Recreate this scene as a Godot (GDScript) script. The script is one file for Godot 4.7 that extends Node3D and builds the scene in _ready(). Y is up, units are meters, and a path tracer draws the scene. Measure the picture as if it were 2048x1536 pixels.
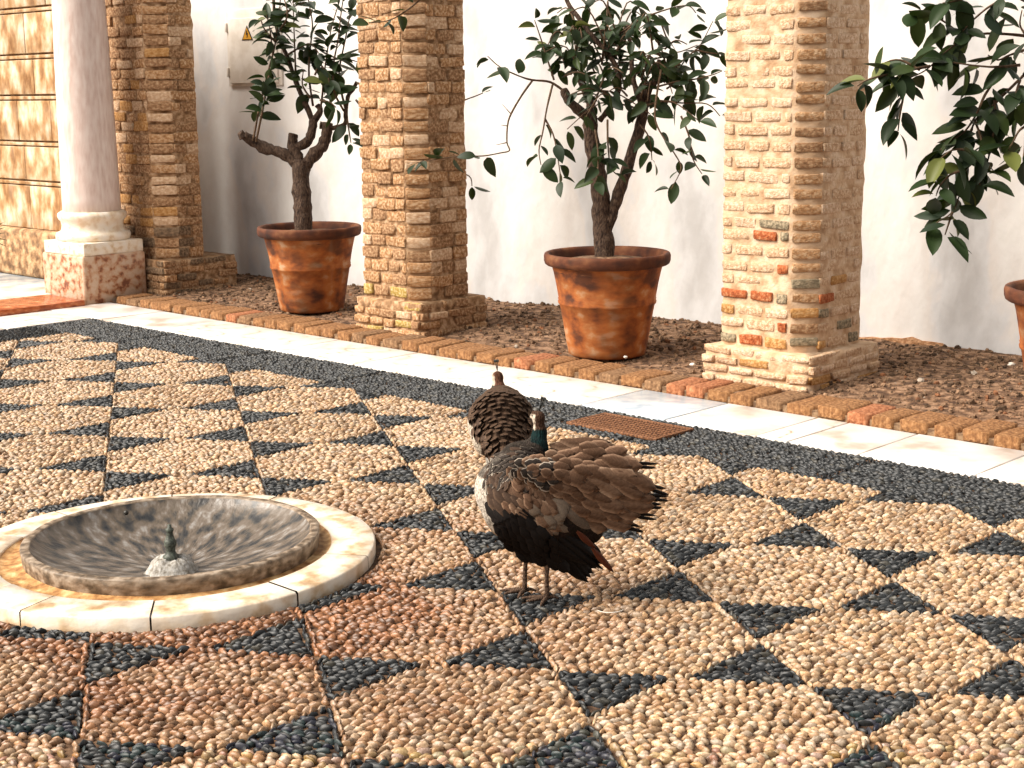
extends Node3D

# Frame of the place: x runs along the arcade, z from the white wall out into the court, y up, metres.
const CAM := Vector3(9.055, 1.5, 5.324)
const FOCAL := 3011.0                     # in pixels of the 2048 wide photograph
var see_f := Vector3(-0.680, -0.192, -0.708).normalized()
var see_r := Vector3(0.723, -0.011, -0.691)
var see_u := Vector3.UP
var rng := RandomNumberGenerator.new()
var M := {}
var tex_cache := {}
var taken := {}


func _ready() -> void:
	rng.seed = 20240
	see_r = (see_r - see_f * see_r.dot(see_f)).normalized()
	see_u = see_r.cross(see_f).normalized()
	camera_and_light()
	make_materials()
	mosaic()
	marble_border()
	kerb_and_soil()
	white_wall()
	gallery()
	column()
	pillars()
	basin()
	grate()
	pots()
	trees()
	peahen_preening()
	peahen_walking()
	small_things()


func camera_and_light() -> void:
	var cam := Camera3D.new()
	cam.name = "camera"
	cam.fov = 28.618
	cam.near = 0.05
	cam.far = 200.0
	cam.transform = Transform3D(Basis(see_r, see_u, -see_f), CAM)
	add_child(cam)
	cam.current = true
	var env := Environment.new()
	env.background_mode = Environment.BG_SKY
	var sky := Sky.new()
	var sm := ProceduralSkyMaterial.new()
	sm.sky_top_color = lin(0.08, 0.085, 0.092)
	sm.sky_horizon_color = lin(0.095, 0.095, 0.095)
	sm.sky_curve = 0.2
	sm.ground_bottom_color = lin(0.03, 0.025, 0.02)
	sm.ground_horizon_color = lin(0.06, 0.055, 0.05)
	sm.sky_energy_multiplier = 1.0
	sm.ground_energy_multiplier = 1.0
	sm.sun_angle_max = 1.0
	sky.sky_material = sm
	env.sky = sky
	env.tonemap_mode = Environment.TONE_MAPPER_LINEAR
	env.tonemap_exposure = 4.8
	env.sdfgi_enabled = true
	env.ssao_enabled = true
	env.ssil_enabled = true
	var we := WorldEnvironment.new()
	we.name = "environment"
	we.environment = env
	add_child(we)
	var sun := DirectionalLight3D.new()
	sun.name = "sun"
	sun.light_energy = 0.5
	sun.light_color = Color(1.0, 0.965, 0.92)
	sun.light_angular_distance = 42.0
	sun.shadow_enabled = true
	add_child(sun)
	sun.look_at_from_position(Vector3(-0.52, 0.86, 0.80) * 20.0, Vector3.ZERO, Vector3.UP)


# ---------------------------------------------------------------- helpers

func at(px: float, py: float, depth: float) -> Vector3:
	return CAM + (see_f + see_r * ((px - 1024.0) / FOCAL) - see_u * ((py - 768.0) / FOCAL)) * depth


func seen_at(p: Vector3) -> Vector3:
	var d := p - CAM
	var z := d.dot(see_f)
	return Vector3(1024.0 + FOCAL * d.dot(see_r) / z, 768.0 - FOCAL * d.dot(see_u) / z, z)


func lin(r: float, g: float, b: float) -> Color:
	return Color(r, g, b).linear_to_srgb()


func numbered(called: String) -> String:
	if not taken.has(called):
		taken[called] = 0
		return called
	taken[called] += 1
	return "%s_%03d" % [called, taken[called]]


func tag(o: Node3D, label: String, category: String, group := "") -> Node3D:
	o.set_meta("label", label)
	o.set_meta("category", category)
	if group != "":
		o.set_meta("group", group)
	return o


func thing(called: String, label: String, category: String, where := Vector3.ZERO, turn := 0.0, group := "") -> Node3D:
	var o := Node3D.new()
	o.name = numbered(called)
	add_child(o, true)
	o.position = where
	o.rotation.y = turn
	tag(o, label, category, group)
	return o


func structure(called: String, mesh: Mesh, m: Material) -> MeshInstance3D:
	var o := MeshInstance3D.new()
	o.name = numbered(called)
	o.mesh = mesh
	o.material_override = m
	add_child(o, true)
	o.set_meta("kind", "structure")
	return o


func part(called: String, mesh: Mesh, m: Material, parent: Node3D, xf := Transform3D.IDENTITY) -> MeshInstance3D:
	var o := MeshInstance3D.new()
	o.name = called
	o.mesh = mesh
	o.material_override = m
	o.transform = xf
	parent.add_child(o, true)
	return o


func stuff(called: String, mesh: Mesh, m: Material, parent: Node3D, places: Array, colors: Array) -> void:
	var mm := MultiMesh.new()
	mm.transform_format = MultiMesh.TRANSFORM_3D
	mm.use_colors = colors.size() > 0
	mm.mesh = mesh
	mm.instance_count = places.size()
	for i in places.size():
		mm.set_instance_transform(i, places[i])
		if colors.size() > 0:
			mm.set_instance_color(i, colors[i])
	var o := MultiMeshInstance3D.new()
	o.name = called
	o.multimesh = mm
	o.material_override = m
	o.set_meta("kind", "stuff")
	parent.add_child(o, true)


func begin() -> SurfaceTool:
	var st := SurfaceTool.new()
	st.begin(Mesh.PRIMITIVE_TRIANGLES)
	return st


func done(st: SurfaceTool, smooth := true) -> ArrayMesh:
	if smooth:
		st.index()
	st.generate_normals()
	return st.commit()


func tri(st: SurfaceTool, a: Vector3, b: Vector3, c: Vector3) -> void:
	st.add_vertex(a)
	st.add_vertex(b)
	st.add_vertex(c)


func quad(st: SurfaceTool, a: Vector3, b: Vector3, c: Vector3, d: Vector3) -> void:
	tri(st, a, b, c)
	tri(st, a, c, d)


# A box of the given half size whose edges are rounded off by b; faces are split so the bevel has its own strip.
func bevel_box(size: Vector3, b: float) -> ArrayMesh:
	var h := size * 0.5
	var st := begin()
	st.set_smooth_group(0)
	for axis in 3:
		for s in [-1.0, 1.0]:
			var u := (axis + 1) % 3
			var v := (axis + 2) % 3
			var us := [-h[u], -h[u] + b, h[u] - b, h[u]]
			var vs := [-h[v], -h[v] + b, h[v] - b, h[v]]
			for i in 3:
				for j in 3:
					var c := []
					for k in [[i, j], [i + 1, j], [i + 1, j + 1], [i, j + 1]]:
						var p := Vector3.ZERO
						p[axis] = h[axis] * s
						p[u] = us[k[0]]
						p[v] = vs[k[1]]
						var inner := p.clamp(-h + Vector3.ONE * b, h - Vector3.ONE * b)
						var away := p - inner
						c.append(inner + away.normalized() * b if away.length() > 1e-6 else p)
					if s < 0:
						quad(st, c[0], c[1], c[2], c[3])
					else:
						quad(st, c[0], c[3], c[2], c[1])
	return done(st)


# A rough unit brick (1 x 1 x 1, front at +z, no back): corners worn round, faces uneven.
func rough_brick(sd: int, wear: float, lump: float) -> ArrayMesh:
	var n := FastNoiseLite.new()
	n.seed = sd
	n.frequency = 1.1
	var st := begin()
	st.set_smooth_group(0)
	var xs := [-0.5, -0.455, 0.04, 0.455, 0.5]
	var ys := [-0.5, -0.39, 0.39, 0.5]
	var place := func(i: int, j: int, front: bool) -> Vector3:
		var x: float = xs[i]
		var y: float = ys[j]
		var q := Vector3(x, y, 0.5 if front else -0.5)
		var edge := (1.0 if i == 0 or i == 4 else 0.0) + (1.0 if j == 0 or j == 3 else 0.0)
		if front:
			q.z -= wear * (0.16 * edge + (0.45 * max(0.0, n.get_noise_2d(i * 2.7 + sd, j * 3.3)) if edge > 1.5 else 0.0))
			q.z += n.get_noise_2d(x * 3.1 + 7.0, y * 1.9 + sd) * lump
		q.y += n.get_noise_2d(x * 2.3 + 31.0, y * 3.0) * lump * 0.7
		q.x += n.get_noise_2d(y * 2.3 + 51.0, x * 3.0) * lump * 0.2
		if edge > 1.5:
			q.y *= 1.0 - wear * 0.22
			q.x *= 1.0 - wear * 0.03
		return q
	for i in 4:
		for j in 3:
			quad(st, place.call(i, j, true), place.call(i, j + 1, true), place.call(i + 1, j + 1, true), place.call(i + 1, j, true))
		quad(st, place.call(i, 3, true), place.call(i, 3, false), place.call(i + 1, 3, false), place.call(i + 1, 3, true))
		quad(st, place.call(i + 1, 0, true), place.call(i + 1, 0, false), place.call(i, 0, false), place.call(i, 0, true))
	for j in 3:
		quad(st, place.call(4, j, true), place.call(4, j + 1, true), place.call(4, j + 1, false), place.call(4, j, false))
		quad(st, place.call(0, j, false), place.call(0, j + 1, false), place.call(0, j + 1, true), place.call(0, j, true))
	return done(st)


# A lathed shape; profile runs from bottom (or inside) outwards; uv.x goes round, uv.y along the profile.
func lathe(profile: Array, seg: int, wobble := 0.0, sd := 1, from := 0.0, to := TAU) -> ArrayMesh:
	var n := FastNoiseLite.new()
	n.seed = sd
	n.frequency = 2.0
	var st := begin()
	st.set_smooth_group(0)
	var closed := to - from > TAU - 0.001
	var along := [0.0]
	for k in range(1, profile.size()):
		along.append(along[k - 1] + (profile[k] - profile[k - 1]).length())
	var put := func(i: int, k: int) -> void:
		var a := from + (to - from) * float(i % seg if closed else i) / seg
		var r: float = profile[k].x
		var w := 1.0
		if wobble > 0.0:
			w += n.get_noise_3d(cos(a) * 1.5, profile[k].y * 4.0 + r, sin(a) * 1.5) * wobble
		st.set_uv(Vector2((from + (to - from) * i / seg) / TAU, along[k]))
		st.add_vertex(Vector3(cos(a) * r * w, profile[k].y + (w - 1.0) * 0.05, sin(a) * r * w))
	for i in seg:
		for k in profile.size() - 1:
			put.call(i, k)
			put.call(i + 1, k)
			put.call(i + 1, k + 1)
			put.call(i, k)
			put.call(i + 1, k + 1)
			put.call(i, k + 1)
	return done(st)


func tube(st: SurfaceTool, pts: Array, radii: Array, seg: int, rough := 0.0, sd := 3) -> void:
	var n := FastNoiseLite.new()
	n.seed = sd
	n.frequency = 9.0
	var rings := []
	var side := Vector3(0.31, 0.2, 0.9)
	for k in pts.size():
		var d: Vector3 = (pts[min(k + 1, pts.size() - 1)] - pts[max(k - 1, 0)]).normalized()
		side = (side - d * side.dot(d)).normalized()
		if not side.is_finite() or side.length() < 0.5:
			side = d.cross(Vector3.RIGHT).normalized()
		var other := d.cross(side)
		var ring := []
		for i in seg:
			var a := TAU * i / seg
			var p: Vector3 = pts[k] + (side * cos(a) + other * sin(a)) * radii[k]
			if rough > 0.0:
				p += (p - pts[k]).normalized() * n.get_noise_3dv(p * 2.0) * rough * radii[k]
			ring.append(p)
		rings.append(ring)
	for k in pts.size() - 1:
		for i in seg:
			var j := (i + 1) % seg
			quad(st, rings[k][i], rings[k][j], rings[k + 1][j], rings[k + 1][i])
	for e in [0, pts.size() - 1]:
		for i in seg:
			var j := (i + 1) % seg
			if e == 0:
				tri(st, pts[0], rings[0][j], rings[0][i])
			else:
				tri(st, pts[e], rings[e][i], rings[e][j])


func bent(pts: Array, steps: int) -> Array:
	var out := []
	for k in pts.size() - 1:
		var a: Vector3 = pts[max(k - 1, 0)]
		var b: Vector3 = pts[k]
		var c: Vector3 = pts[k + 1]
		var d: Vector3 = pts[min(k + 2, pts.size() - 1)]
		for s in steps:
			out.append(b.cubic_interpolate(c, a, d, float(s) / steps))
	out.append(pts[-1])
	return out


# ---------------------------------------------------------------- materials

func noise_tex(sd: int, freq: float, colors: Array, offsets: Array, octaves := 4, kind := FastNoiseLite.TYPE_SIMPLEX_SMOOTH, fractal := FastNoiseLite.FRACTAL_FBM, size := 512) -> NoiseTexture2D:
	var key := str([sd, freq, colors, offsets, octaves, kind, fractal, size])
	if tex_cache.has(key):
		return tex_cache[key]
	var n := FastNoiseLite.new()
	n.seed = sd
	n.noise_type = kind
	n.frequency = freq
	n.fractal_type = fractal
	n.fractal_octaves = octaves
	var t := NoiseTexture2D.new()
	t.width = size
	t.height = size
	t.seamless = true
	t.noise = n
	if colors.size() > 0:
		var g := Gradient.new()
		g.offsets = PackedFloat32Array(offsets)
		g.colors = PackedColorArray(colors)
		t.color_ramp = g
	tex_cache[key] = t
	return t


func grey(sd: int, freq: float, octaves := 5, kind := FastNoiseLite.TYPE_SIMPLEX_SMOOTH, fractal := FastNoiseLite.FRACTAL_FBM) -> NoiseTexture2D:
	return noise_tex(sd, freq, [], [], octaves, kind, fractal)


func flat(called: String, c: Color, rough: float, spec := 0.5) -> StandardMaterial3D:
	var m := StandardMaterial3D.new()
	m.resource_name = called
	m.albedo_color = c
	m.roughness = rough
	m.metallic_specular = spec
	M[called] = m
	return m


# Noise-coloured material laid on in world axes; tile = metres that one repeat of the texture covers.
func rock(called: String, color_tex: Texture2D, tile: Vector3, rough: float, bump: Texture2D = null, cm := 0.0, spec := 0.4) -> StandardMaterial3D:
	var m := flat(called, Color.WHITE, rough, spec)
	m.albedo_texture = color_tex
	m.uv1_triplanar = true
	m.uv1_world_triplanar = true
	m.uv1_scale = Vector3(1.0 / tile.x, 1.0 / tile.y, 1.0 / tile.z)
	if bump:
		m.heightmap_enabled = true
		m.heightmap_texture = bump
		m.heightmap_scale = cm
	return m


# The print of one feather: dark middle, paler edge, fine barbs; kind 2 adds ripples, 3 a narrow pale edge, 4 crossbars.
func feather_tex(inner: Color, edge: Color, kind: int) -> ImageTexture:
	var w := 32
	var h := 64
	var im := Image.create(w, h, false, Image.FORMAT_RGB8)
	var n := FastNoiseLite.new()
	n.seed = 5 + kind
	n.frequency = 0.09
	for y in h:
		var t := (y + 0.5) / h
		var e: float = clampf((t - 0.55) / 0.45, 0.0, 1.0)
		var half: float = 0.5 * (0.35 + 0.65 * minf(1.0, t * 3.0)) * sqrt(maxf(0.0, 1.0 - e * e))
		for x in w:
			var u := (x + 0.5) / w - 0.5
			var rim: float = clampf((half - absf(u)) / 0.5, 0.0, 1.0)
			var barb := n.get_noise_2d(u * 40.0, t * 120.0 + absf(u) * 60.0)
			var k: float = 0.0
			if kind == 1:
				k = clampf(1.1 - rim * 2.6, 0.0, 1.0) * 0.9 + 0.22 * barb
			elif kind == 2:
				k = 0.5 + 0.5 * sin(t * 70.0 + absf(u) * 16.0 + barb * 4.0) * 0.75
			elif kind == 3:
				k = (1.0 if rim < 0.17 else 0.0) * 0.9 + 0.12 * barb
			elif kind == 4:
				k = (0.85 if sin(t * 26.0 - absf(u) * 9.0 + barb * 1.6) > 0.62 else 0.08) + 0.08 * barb
			else:
				k = clampf(1.0 - rim * 5.0, 0.0, 1.0) + 0.3 * barb
			if absf(u) < 0.035:
				k *= 0.5
			var c := inner.lerp(edge, clampf(k, 0.0, 1.0)) * (1.0 + 0.22 * barb)
			im.set_pixel(x, y, Color(c.r, c.g, c.b).linear_to_srgb())
	return ImageTexture.create_from_image(im)


func make_materials() -> void:
	var fine := grey(5, 0.035)
	var pits := grey(9, 0.06, 3, FastNoiseLite.TYPE_CELLULAR)
	# pebbles and their bed
	rock("pebble_bed", noise_tex(11, 0.02, [lin(0.04, 0.021, 0.011), lin(0.09, 0.048, 0.025), lin(0.15, 0.088, 0.048)], [0.25, 0.5, 0.8]), Vector3.ONE * 0.7, 0.95, fine, 0.6)
	var mottle := noise_tex(13, 0.03, [Color(0.72, 0.68, 0.64), Color(0.93, 0.92, 0.9), Color(1, 1, 1)], [0.25, 0.5, 0.75])
	var pc := rock("cream_pebble", mottle, Vector3.ONE * 0.12, 0.42, null, 0.0, 0.5)
	pc.vertex_color_use_as_albedo = true
	var pd := rock("dark_pebble", mottle, Vector3.ONE * 0.12, 0.42, null, 0.0, 0.4)
	pd.vertex_color_use_as_albedo = true
	# marble
	var vein := [lin(0.71, 0.685, 0.66), lin(0.68, 0.64, 0.59), lin(0.58, 0.49, 0.4), lin(0.2, 0.13, 0.08)]
	var soft_marble := [lin(0.38, 0.3, 0.24), lin(0.58, 0.53, 0.48), lin(0.67, 0.64, 0.61), lin(0.72, 0.705, 0.69)]
	rock("slab_marble", noise_tex(21, 0.006, soft_marble, [0.08, 0.3, 0.55, 0.8], 6), Vector3.ONE * 1.3, 0.34, grey(22, 0.05), 0.05)
	rock("slab_marble_veined", noise_tex(23, 0.008, vein, [0.0, 0.6, 0.88, 0.97], 3, FastNoiseLite.TYPE_SIMPLEX_SMOOTH, FastNoiseLite.FRACTAL_RIDGED), Vector3.ONE * 1.4, 0.36, grey(22, 0.05), 0.05)
	rock("slab_marble_blue", noise_tex(25, 0.01, [lin(0.36, 0.42, 0.48), lin(0.46, 0.51, 0.55), lin(0.6, 0.63, 0.64)], [0.25, 0.5, 0.8]), Vector3.ONE * 0.9, 0.16)
	rock("joint_mortar", noise_tex(27, 0.03, [lin(0.12, 0.07, 0.04), lin(0.28, 0.18, 0.1)], [0.3, 0.7]), Vector3.ONE * 0.6, 0.95)
	rock("red_marble", noise_tex(29, 0.012, [lin(0.24, 0.045, 0.012), lin(0.42, 0.1, 0.03), lin(0.55, 0.2, 0.08), lin(0.75, 0.5, 0.33)], [0.2, 0.5, 0.75, 0.95], 5), Vector3(0.9, 0.4, 0.6), 0.22, grey(22, 0.05), 0.1)
	rock("breccia_marble", noise_tex(31, 0.011, [lin(0.56, 0.41, 0.3), lin(0.5, 0.31, 0.19), lin(0.38, 0.16, 0.075), lin(0.17, 0.05, 0.022)], [0.3, 0.52, 0.66, 0.8], 6), Vector3.ONE * 0.5, 0.4, fine, 0.25)
	rock("shaft_marble", noise_tex(33, 0.016, [lin(0.6, 0.45, 0.39), lin(0.7, 0.57, 0.51), lin(0.78, 0.68, 0.62)], [0.1, 0.45, 0.85], 7), Vector3(0.3, 1.6, 0.3), 0.45, grey(35, 0.04), 0.1)
	rock("base_marble", noise_tex(37, 0.012, [lin(0.62, 0.45, 0.28), lin(0.8, 0.7, 0.56), lin(0.84, 0.77, 0.68)], [0.15, 0.45, 0.8], 5), Vector3.ONE * 0.5, 0.4, fine, 0.12)
	# walls
	rock("white_plaster", noise_tex(41, 0.005, [lin(0.48, 0.475, 0.47), lin(0.61, 0.61, 0.612), lin(0.68, 0.645, 0.61), lin(0.74, 0.725, 0.7)], [0.12, 0.36, 0.5, 0.72], 7), Vector3(1.7, 3.0, 1.7), 0.9, grey(43, 0.03, 6), 0.35)
	rock("cabinet_paint", noise_tex(45, 0.01, [lin(0.64, 0.58, 0.5), lin(0.74, 0.69, 0.62)], [0.25, 0.7]), Vector3.ONE * 0.8, 0.6, fine, 0.05)
	rock("bare_plaster", noise_tex(47, 0.02, [lin(0.3, 0.15, 0.07), lin(0.5, 0.29, 0.16)], [0.3, 0.7]), Vector3.ONE * 0.4, 0.95, fine, 0.5)
	rock("ashlar", noise_tex(51, 0.013, [lin(0.19, 0.083, 0.027), lin(0.35, 0.19, 0.078), lin(0.48, 0.34, 0.2), lin(0.63, 0.53, 0.41)], [0.12, 0.38, 0.58, 0.84], 9), Vector3(1.1, 1.9, 1.1), 0.9, grey(53, 0.03, 6), 0.6)
	rock("ashlar_smooth", noise_tex(55, 0.008, [lin(0.27, 0.145, 0.058), lin(0.42, 0.265, 0.13), lin(0.5, 0.365, 0.22)], [0.2, 0.5, 0.8], 5), Vector3.ONE * 0.9, 0.9, grey(53, 0.03, 6), 0.35)
	rock("bench_stone", noise_tex(57, 0.012, [lin(0.13, 0.07, 0.035), lin(0.34, 0.19, 0.09), lin(0.52, 0.36, 0.2)], [0.25, 0.5, 0.75], 5), Vector3.ONE * 0.8, 0.9, grey(53, 0.03, 6), 0.8)
	# brickwork
	var pit := grey(61, 0.045, 5)
	rock("lime_mortar", noise_tex(63, 0.012, [lin(0.36, 0.215, 0.115), lin(0.5, 0.335, 0.205), lin(0.6, 0.45, 0.315)], [0.2, 0.5, 0.8], 6), Vector3.ONE * 0.6, 0.95, pit, 0.3)
	rock("brown_mortar", noise_tex(65, 0.015, [lin(0.13, 0.066, 0.03), lin(0.28, 0.16, 0.08), lin(0.46, 0.31, 0.19)], [0.2, 0.5, 0.8], 6), Vector3.ONE * 0.5, 0.95, pit, 0.4)
	var tones := {
		"brick_limed": [lin(0.34, 0.19, 0.1), lin(0.5, 0.33, 0.2), lin(0.64, 0.49, 0.35)],
		"brick_pale": [lin(0.38, 0.24, 0.14), lin(0.54, 0.37, 0.24), lin(0.66, 0.51, 0.38)],
		"brick_tan": [lin(0.19, 0.088, 0.034), lin(0.39, 0.21, 0.095), lin(0.6, 0.44, 0.29)],
		"brick_brown": [lin(0.14, 0.068, 0.03), lin(0.29, 0.155, 0.075), lin(0.5, 0.34, 0.2)],
		"brick_ochre": [lin(0.25, 0.115, 0.03), lin(0.4, 0.2, 0.065), lin(0.52, 0.33, 0.16)],
		"brick_red": [lin(0.17, 0.035, 0.01), lin(0.33, 0.085, 0.025), lin(0.45, 0.22, 0.11)],
		"brick_grey": [lin(0.1, 0.082, 0.052), lin(0.22, 0.175, 0.11), lin(0.42, 0.33, 0.22)],
		"brick_dark": [lin(0.06, 0.04, 0.025), lin(0.15, 0.095, 0.055), lin(0.3, 0.2, 0.12)],
		"brick_mossy": [lin(0.24, 0.15, 0.025), lin(0.36, 0.25, 0.07), lin(0.6, 0.46, 0.3)],
		"kerb_brick": [lin(0.09, 0.037, 0.014), lin(0.21, 0.095, 0.034), lin(0.35, 0.19, 0.085)],
		"kerb_brick_red": [lin(0.13, 0.042, 0.016), lin(0.27, 0.095, 0.038), lin(0.42, 0.2, 0.1)],
		"kerb_brick_dark": [lin(0.07, 0.035, 0.016), lin(0.17, 0.088, 0.04), lin(0.3, 0.18, 0.095)],
	}
	var k := 0
	for called in tones:
		rock(called, noise_tex(71 + k % 3, 0.02, tones[called], [0.14, 0.5, 0.84], 9), Vector3.ONE * 0.26, 0.92, pit, 0.4)
		k += 1
	# soil, clay, metal
	rock("soil", noise_tex(81, 0.02, [lin(0.05, 0.025, 0.013), lin(0.15, 0.083, 0.045), lin(0.27, 0.165, 0.1)], [0.22, 0.5, 0.78], 6), Vector3.ONE * 0.8, 1.0, grey(83, 0.05, 6), 0.8)
	var cl := rock("soil_clod", noise_tex(81, 0.02, [lin(0.35, 0.35, 0.35), lin(0.7, 0.7, 0.7), Color.WHITE], [0.22, 0.5, 0.78], 6), Vector3.ONE * 0.3, 1.0)
	cl.vertex_color_use_as_albedo = true
	rock("terracotta", noise_tex(91, 0.007, [lin(0.05, 0.016, 0.007), lin(0.17, 0.046, 0.011), lin(0.3, 0.085, 0.016), lin(0.36, 0.13, 0.036), lin(0.44, 0.27, 0.16)], [0.2, 0.38, 0.54, 0.7, 0.88], 8), Vector3(0.7, 0.5, 0.7), 0.8, grey(93, 0.05, 6), 0.1)
	rock("terracotta_dark", noise_tex(95, 0.008, [lin(0.022, 0.008, 0.005), lin(0.06, 0.018, 0.008), lin(0.105, 0.031, 0.011), lin(0.19, 0.08, 0.033)], [0.18, 0.42, 0.62, 0.85], 6), Vector3(0.6, 0.5, 0.6), 0.82, grey(93, 0.04), 0.12)
	rock("rust", noise_tex(97, 0.03, [lin(0.06, 0.025, 0.012), lin(0.17, 0.07, 0.03), lin(0.27, 0.13, 0.06)], [0.25, 0.5, 0.8], 5), Vector3.ONE * 0.3, 0.85, fine, 0.1)
	rock("bronze", noise_tex(99, 0.03, [lin(0.025, 0.03, 0.024), lin(0.07, 0.075, 0.06), lin(0.14, 0.17, 0.13)], [0.25, 0.55, 0.85], 5), Vector3.ONE * 0.2, 0.5, fine, 0.05)
	# basin
	var bowl := flat("bowl_marble", Color.WHITE, 0.36, 0.45)
	bowl.albedo_texture = noise_tex(101, 0.012, [lin(0.02, 0.02, 0.021), lin(0.055, 0.048, 0.041), lin(0.092, 0.071, 0.052), lin(0.13, 0.103, 0.08), lin(0.25, 0.235, 0.22)], [0.16, 0.37, 0.5, 0.68, 0.92], 9)
	bowl.uv1_scale = Vector3(6.0, 1.5, 1.0)
	bowl.heightmap_enabled = true
	bowl.heightmap_texture = grey(103, 0.05)
	bowl.heightmap_scale = 0.1
	rock("rim_marble", noise_tex(105, 0.018, [lin(0.06, 0.042, 0.026), lin(0.19, 0.135, 0.09), lin(0.36, 0.29, 0.22)], [0.25, 0.5, 0.78], 6), Vector3(0.5, 0.4, 0.5), 0.5, fine, 0.2)
	rock("gutter_stone", noise_tex(107, 0.014, [lin(0.2, 0.085, 0.025), lin(0.45, 0.24, 0.09), lin(0.66, 0.46, 0.24)], [0.2, 0.5, 0.8], 6), Vector3.ONE * 0.5, 0.6, fine, 0.25)
	rock("ring_marble", noise_tex(109, 0.01, [lin(0.34, 0.2, 0.09), lin(0.56, 0.41, 0.26), lin(0.68, 0.59, 0.47), lin(0.73, 0.68, 0.6)], [0.16, 0.36, 0.52, 0.8], 6), Vector3.ONE * 0.7, 0.4, fine, 0.2)
	rock("mound_stone", noise_tex(111, 0.03, [lin(0.13, 0.11, 0.085), lin(0.3, 0.28, 0.25), lin(0.45, 0.44, 0.42)], [0.25, 0.5, 0.8], 5), Vector3.ONE * 0.25, 0.7, fine, 0.3)
	# plants
	rock("bark", noise_tex(121, 0.02, [lin(0.02, 0.01, 0.006), lin(0.06, 0.034, 0.021), lin(0.12, 0.077, 0.05)], [0.25, 0.5, 0.8], 6), Vector3(0.16, 0.5, 0.16), 0.9, grey(123, 0.04, 6), 1.0)
	rock("twig", noise_tex(125, 0.02, [lin(0.05, 0.03, 0.015), lin(0.13, 0.075, 0.04)], [0.3, 0.7], 4), Vector3.ONE * 0.2, 0.8)
	var greens := [lin(0.011, 0.021, 0.006), lin(0.016, 0.031, 0.008), lin(0.03, 0.046, 0.011), lin(0.014, 0.025, 0.012), lin(0.085, 0.095, 0.02)]
	for i in greens.size():
		var lm := flat("leaf_%d" % i, greens[i], 0.5, 0.35)
		lm.backlight_enabled = true
		lm.backlight = Color(0.09, 0.13, 0.02)
	# birds
	for f in [["brown", Color(0.085, 0.045, 0.026), Color(0.27, 0.165, 0.105), 1], ["tan", Color(0.13, 0.074, 0.045), Color(0.36, 0.24, 0.16), 1], ["grey", Color(0.11, 0.082, 0.06), Color(0.17, 0.125, 0.09), 2], ["dark", Color(0.05, 0.03, 0.02), Color(0.12, 0.075, 0.048), 1], ["black", Color(0.009, 0.007, 0.006), Color(0.018, 0.013, 0.011), 0], ["rufous", Color(0.07, 0.018, 0.008), Color(0.12, 0.04, 0.016), 0], ["mantle", Color(0.028, 0.021, 0.017), Color(0.42, 0.35, 0.28), 3], ["pale", Color(0.3, 0.26, 0.21), Color(0.66, 0.6, 0.52), 3], ["barred", Color(0.032, 0.019, 0.013), Color(0.13, 0.076, 0.043), 4]]:
		var fm := flat("feather_" + f[0], Color.WHITE, 0.7, 0.25)
		fm.albedo_texture = feather_tex(f[1], f[2], f[3])
		fm.texture_repeat = false
	var bm := flat("plumage", Color.WHITE, 0.85, 0.25)
	bm.vertex_color_use_as_albedo = true
	bm.albedo_texture = noise_tex(135, 0.03, [Color(0.55, 0.52, 0.5), Color(0.9, 0.89, 0.88), Color(1, 1, 1)], [0.28, 0.5, 0.75], 5)
	bm.uv1_triplanar = true
	bm.uv1_scale = Vector3(9, 5, 9)
	bm.heightmap_enabled = true
	bm.heightmap_texture = grey(137, 0.03, 4)
	bm.heightmap_scale = 0.4
	flat("dry_leaf", lin(0.2, 0.11, 0.05), 0.9)
	flat("crest", lin(0.02, 0.022, 0.018), 0.6)
	flat("eye", lin(0.01, 0.008, 0.006), 0.1)
	flat("sign_yellow", lin(0.62, 0.3, 0.02), 0.5)
	flat("sign_black", lin(0.02, 0.017, 0.012), 0.5)
	flat("white_chip", lin(0.68, 0.62, 0.54), 0.9)


# ---------------------------------------------------------------- the pebble floor

var cream_at := []
var cream_col := []
var dark_at := []
var dark_col := []
var stain := FastNoiseLite.new()
const BASIN := Vector3(4.955, 0.0, 2.69)
const LAT_O := Vector2(5.4486, 3.278)
const LAT_U := Vector2(0.5498, -0.3572)
const LAT_V := Vector2(0.5522, 0.355)
const BAND := 0.43


func cross_at(i: float, j: float) -> Vector2:
	return LAT_O + LAT_U * i + LAT_V * j


func shown(x: float, z: float) -> bool:
	var s := seen_at(Vector3(x, 0, z))
	return s.z > 1.0 and s.x > -420.0 and s.x < 2470.0 and s.y < 1860.0


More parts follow.
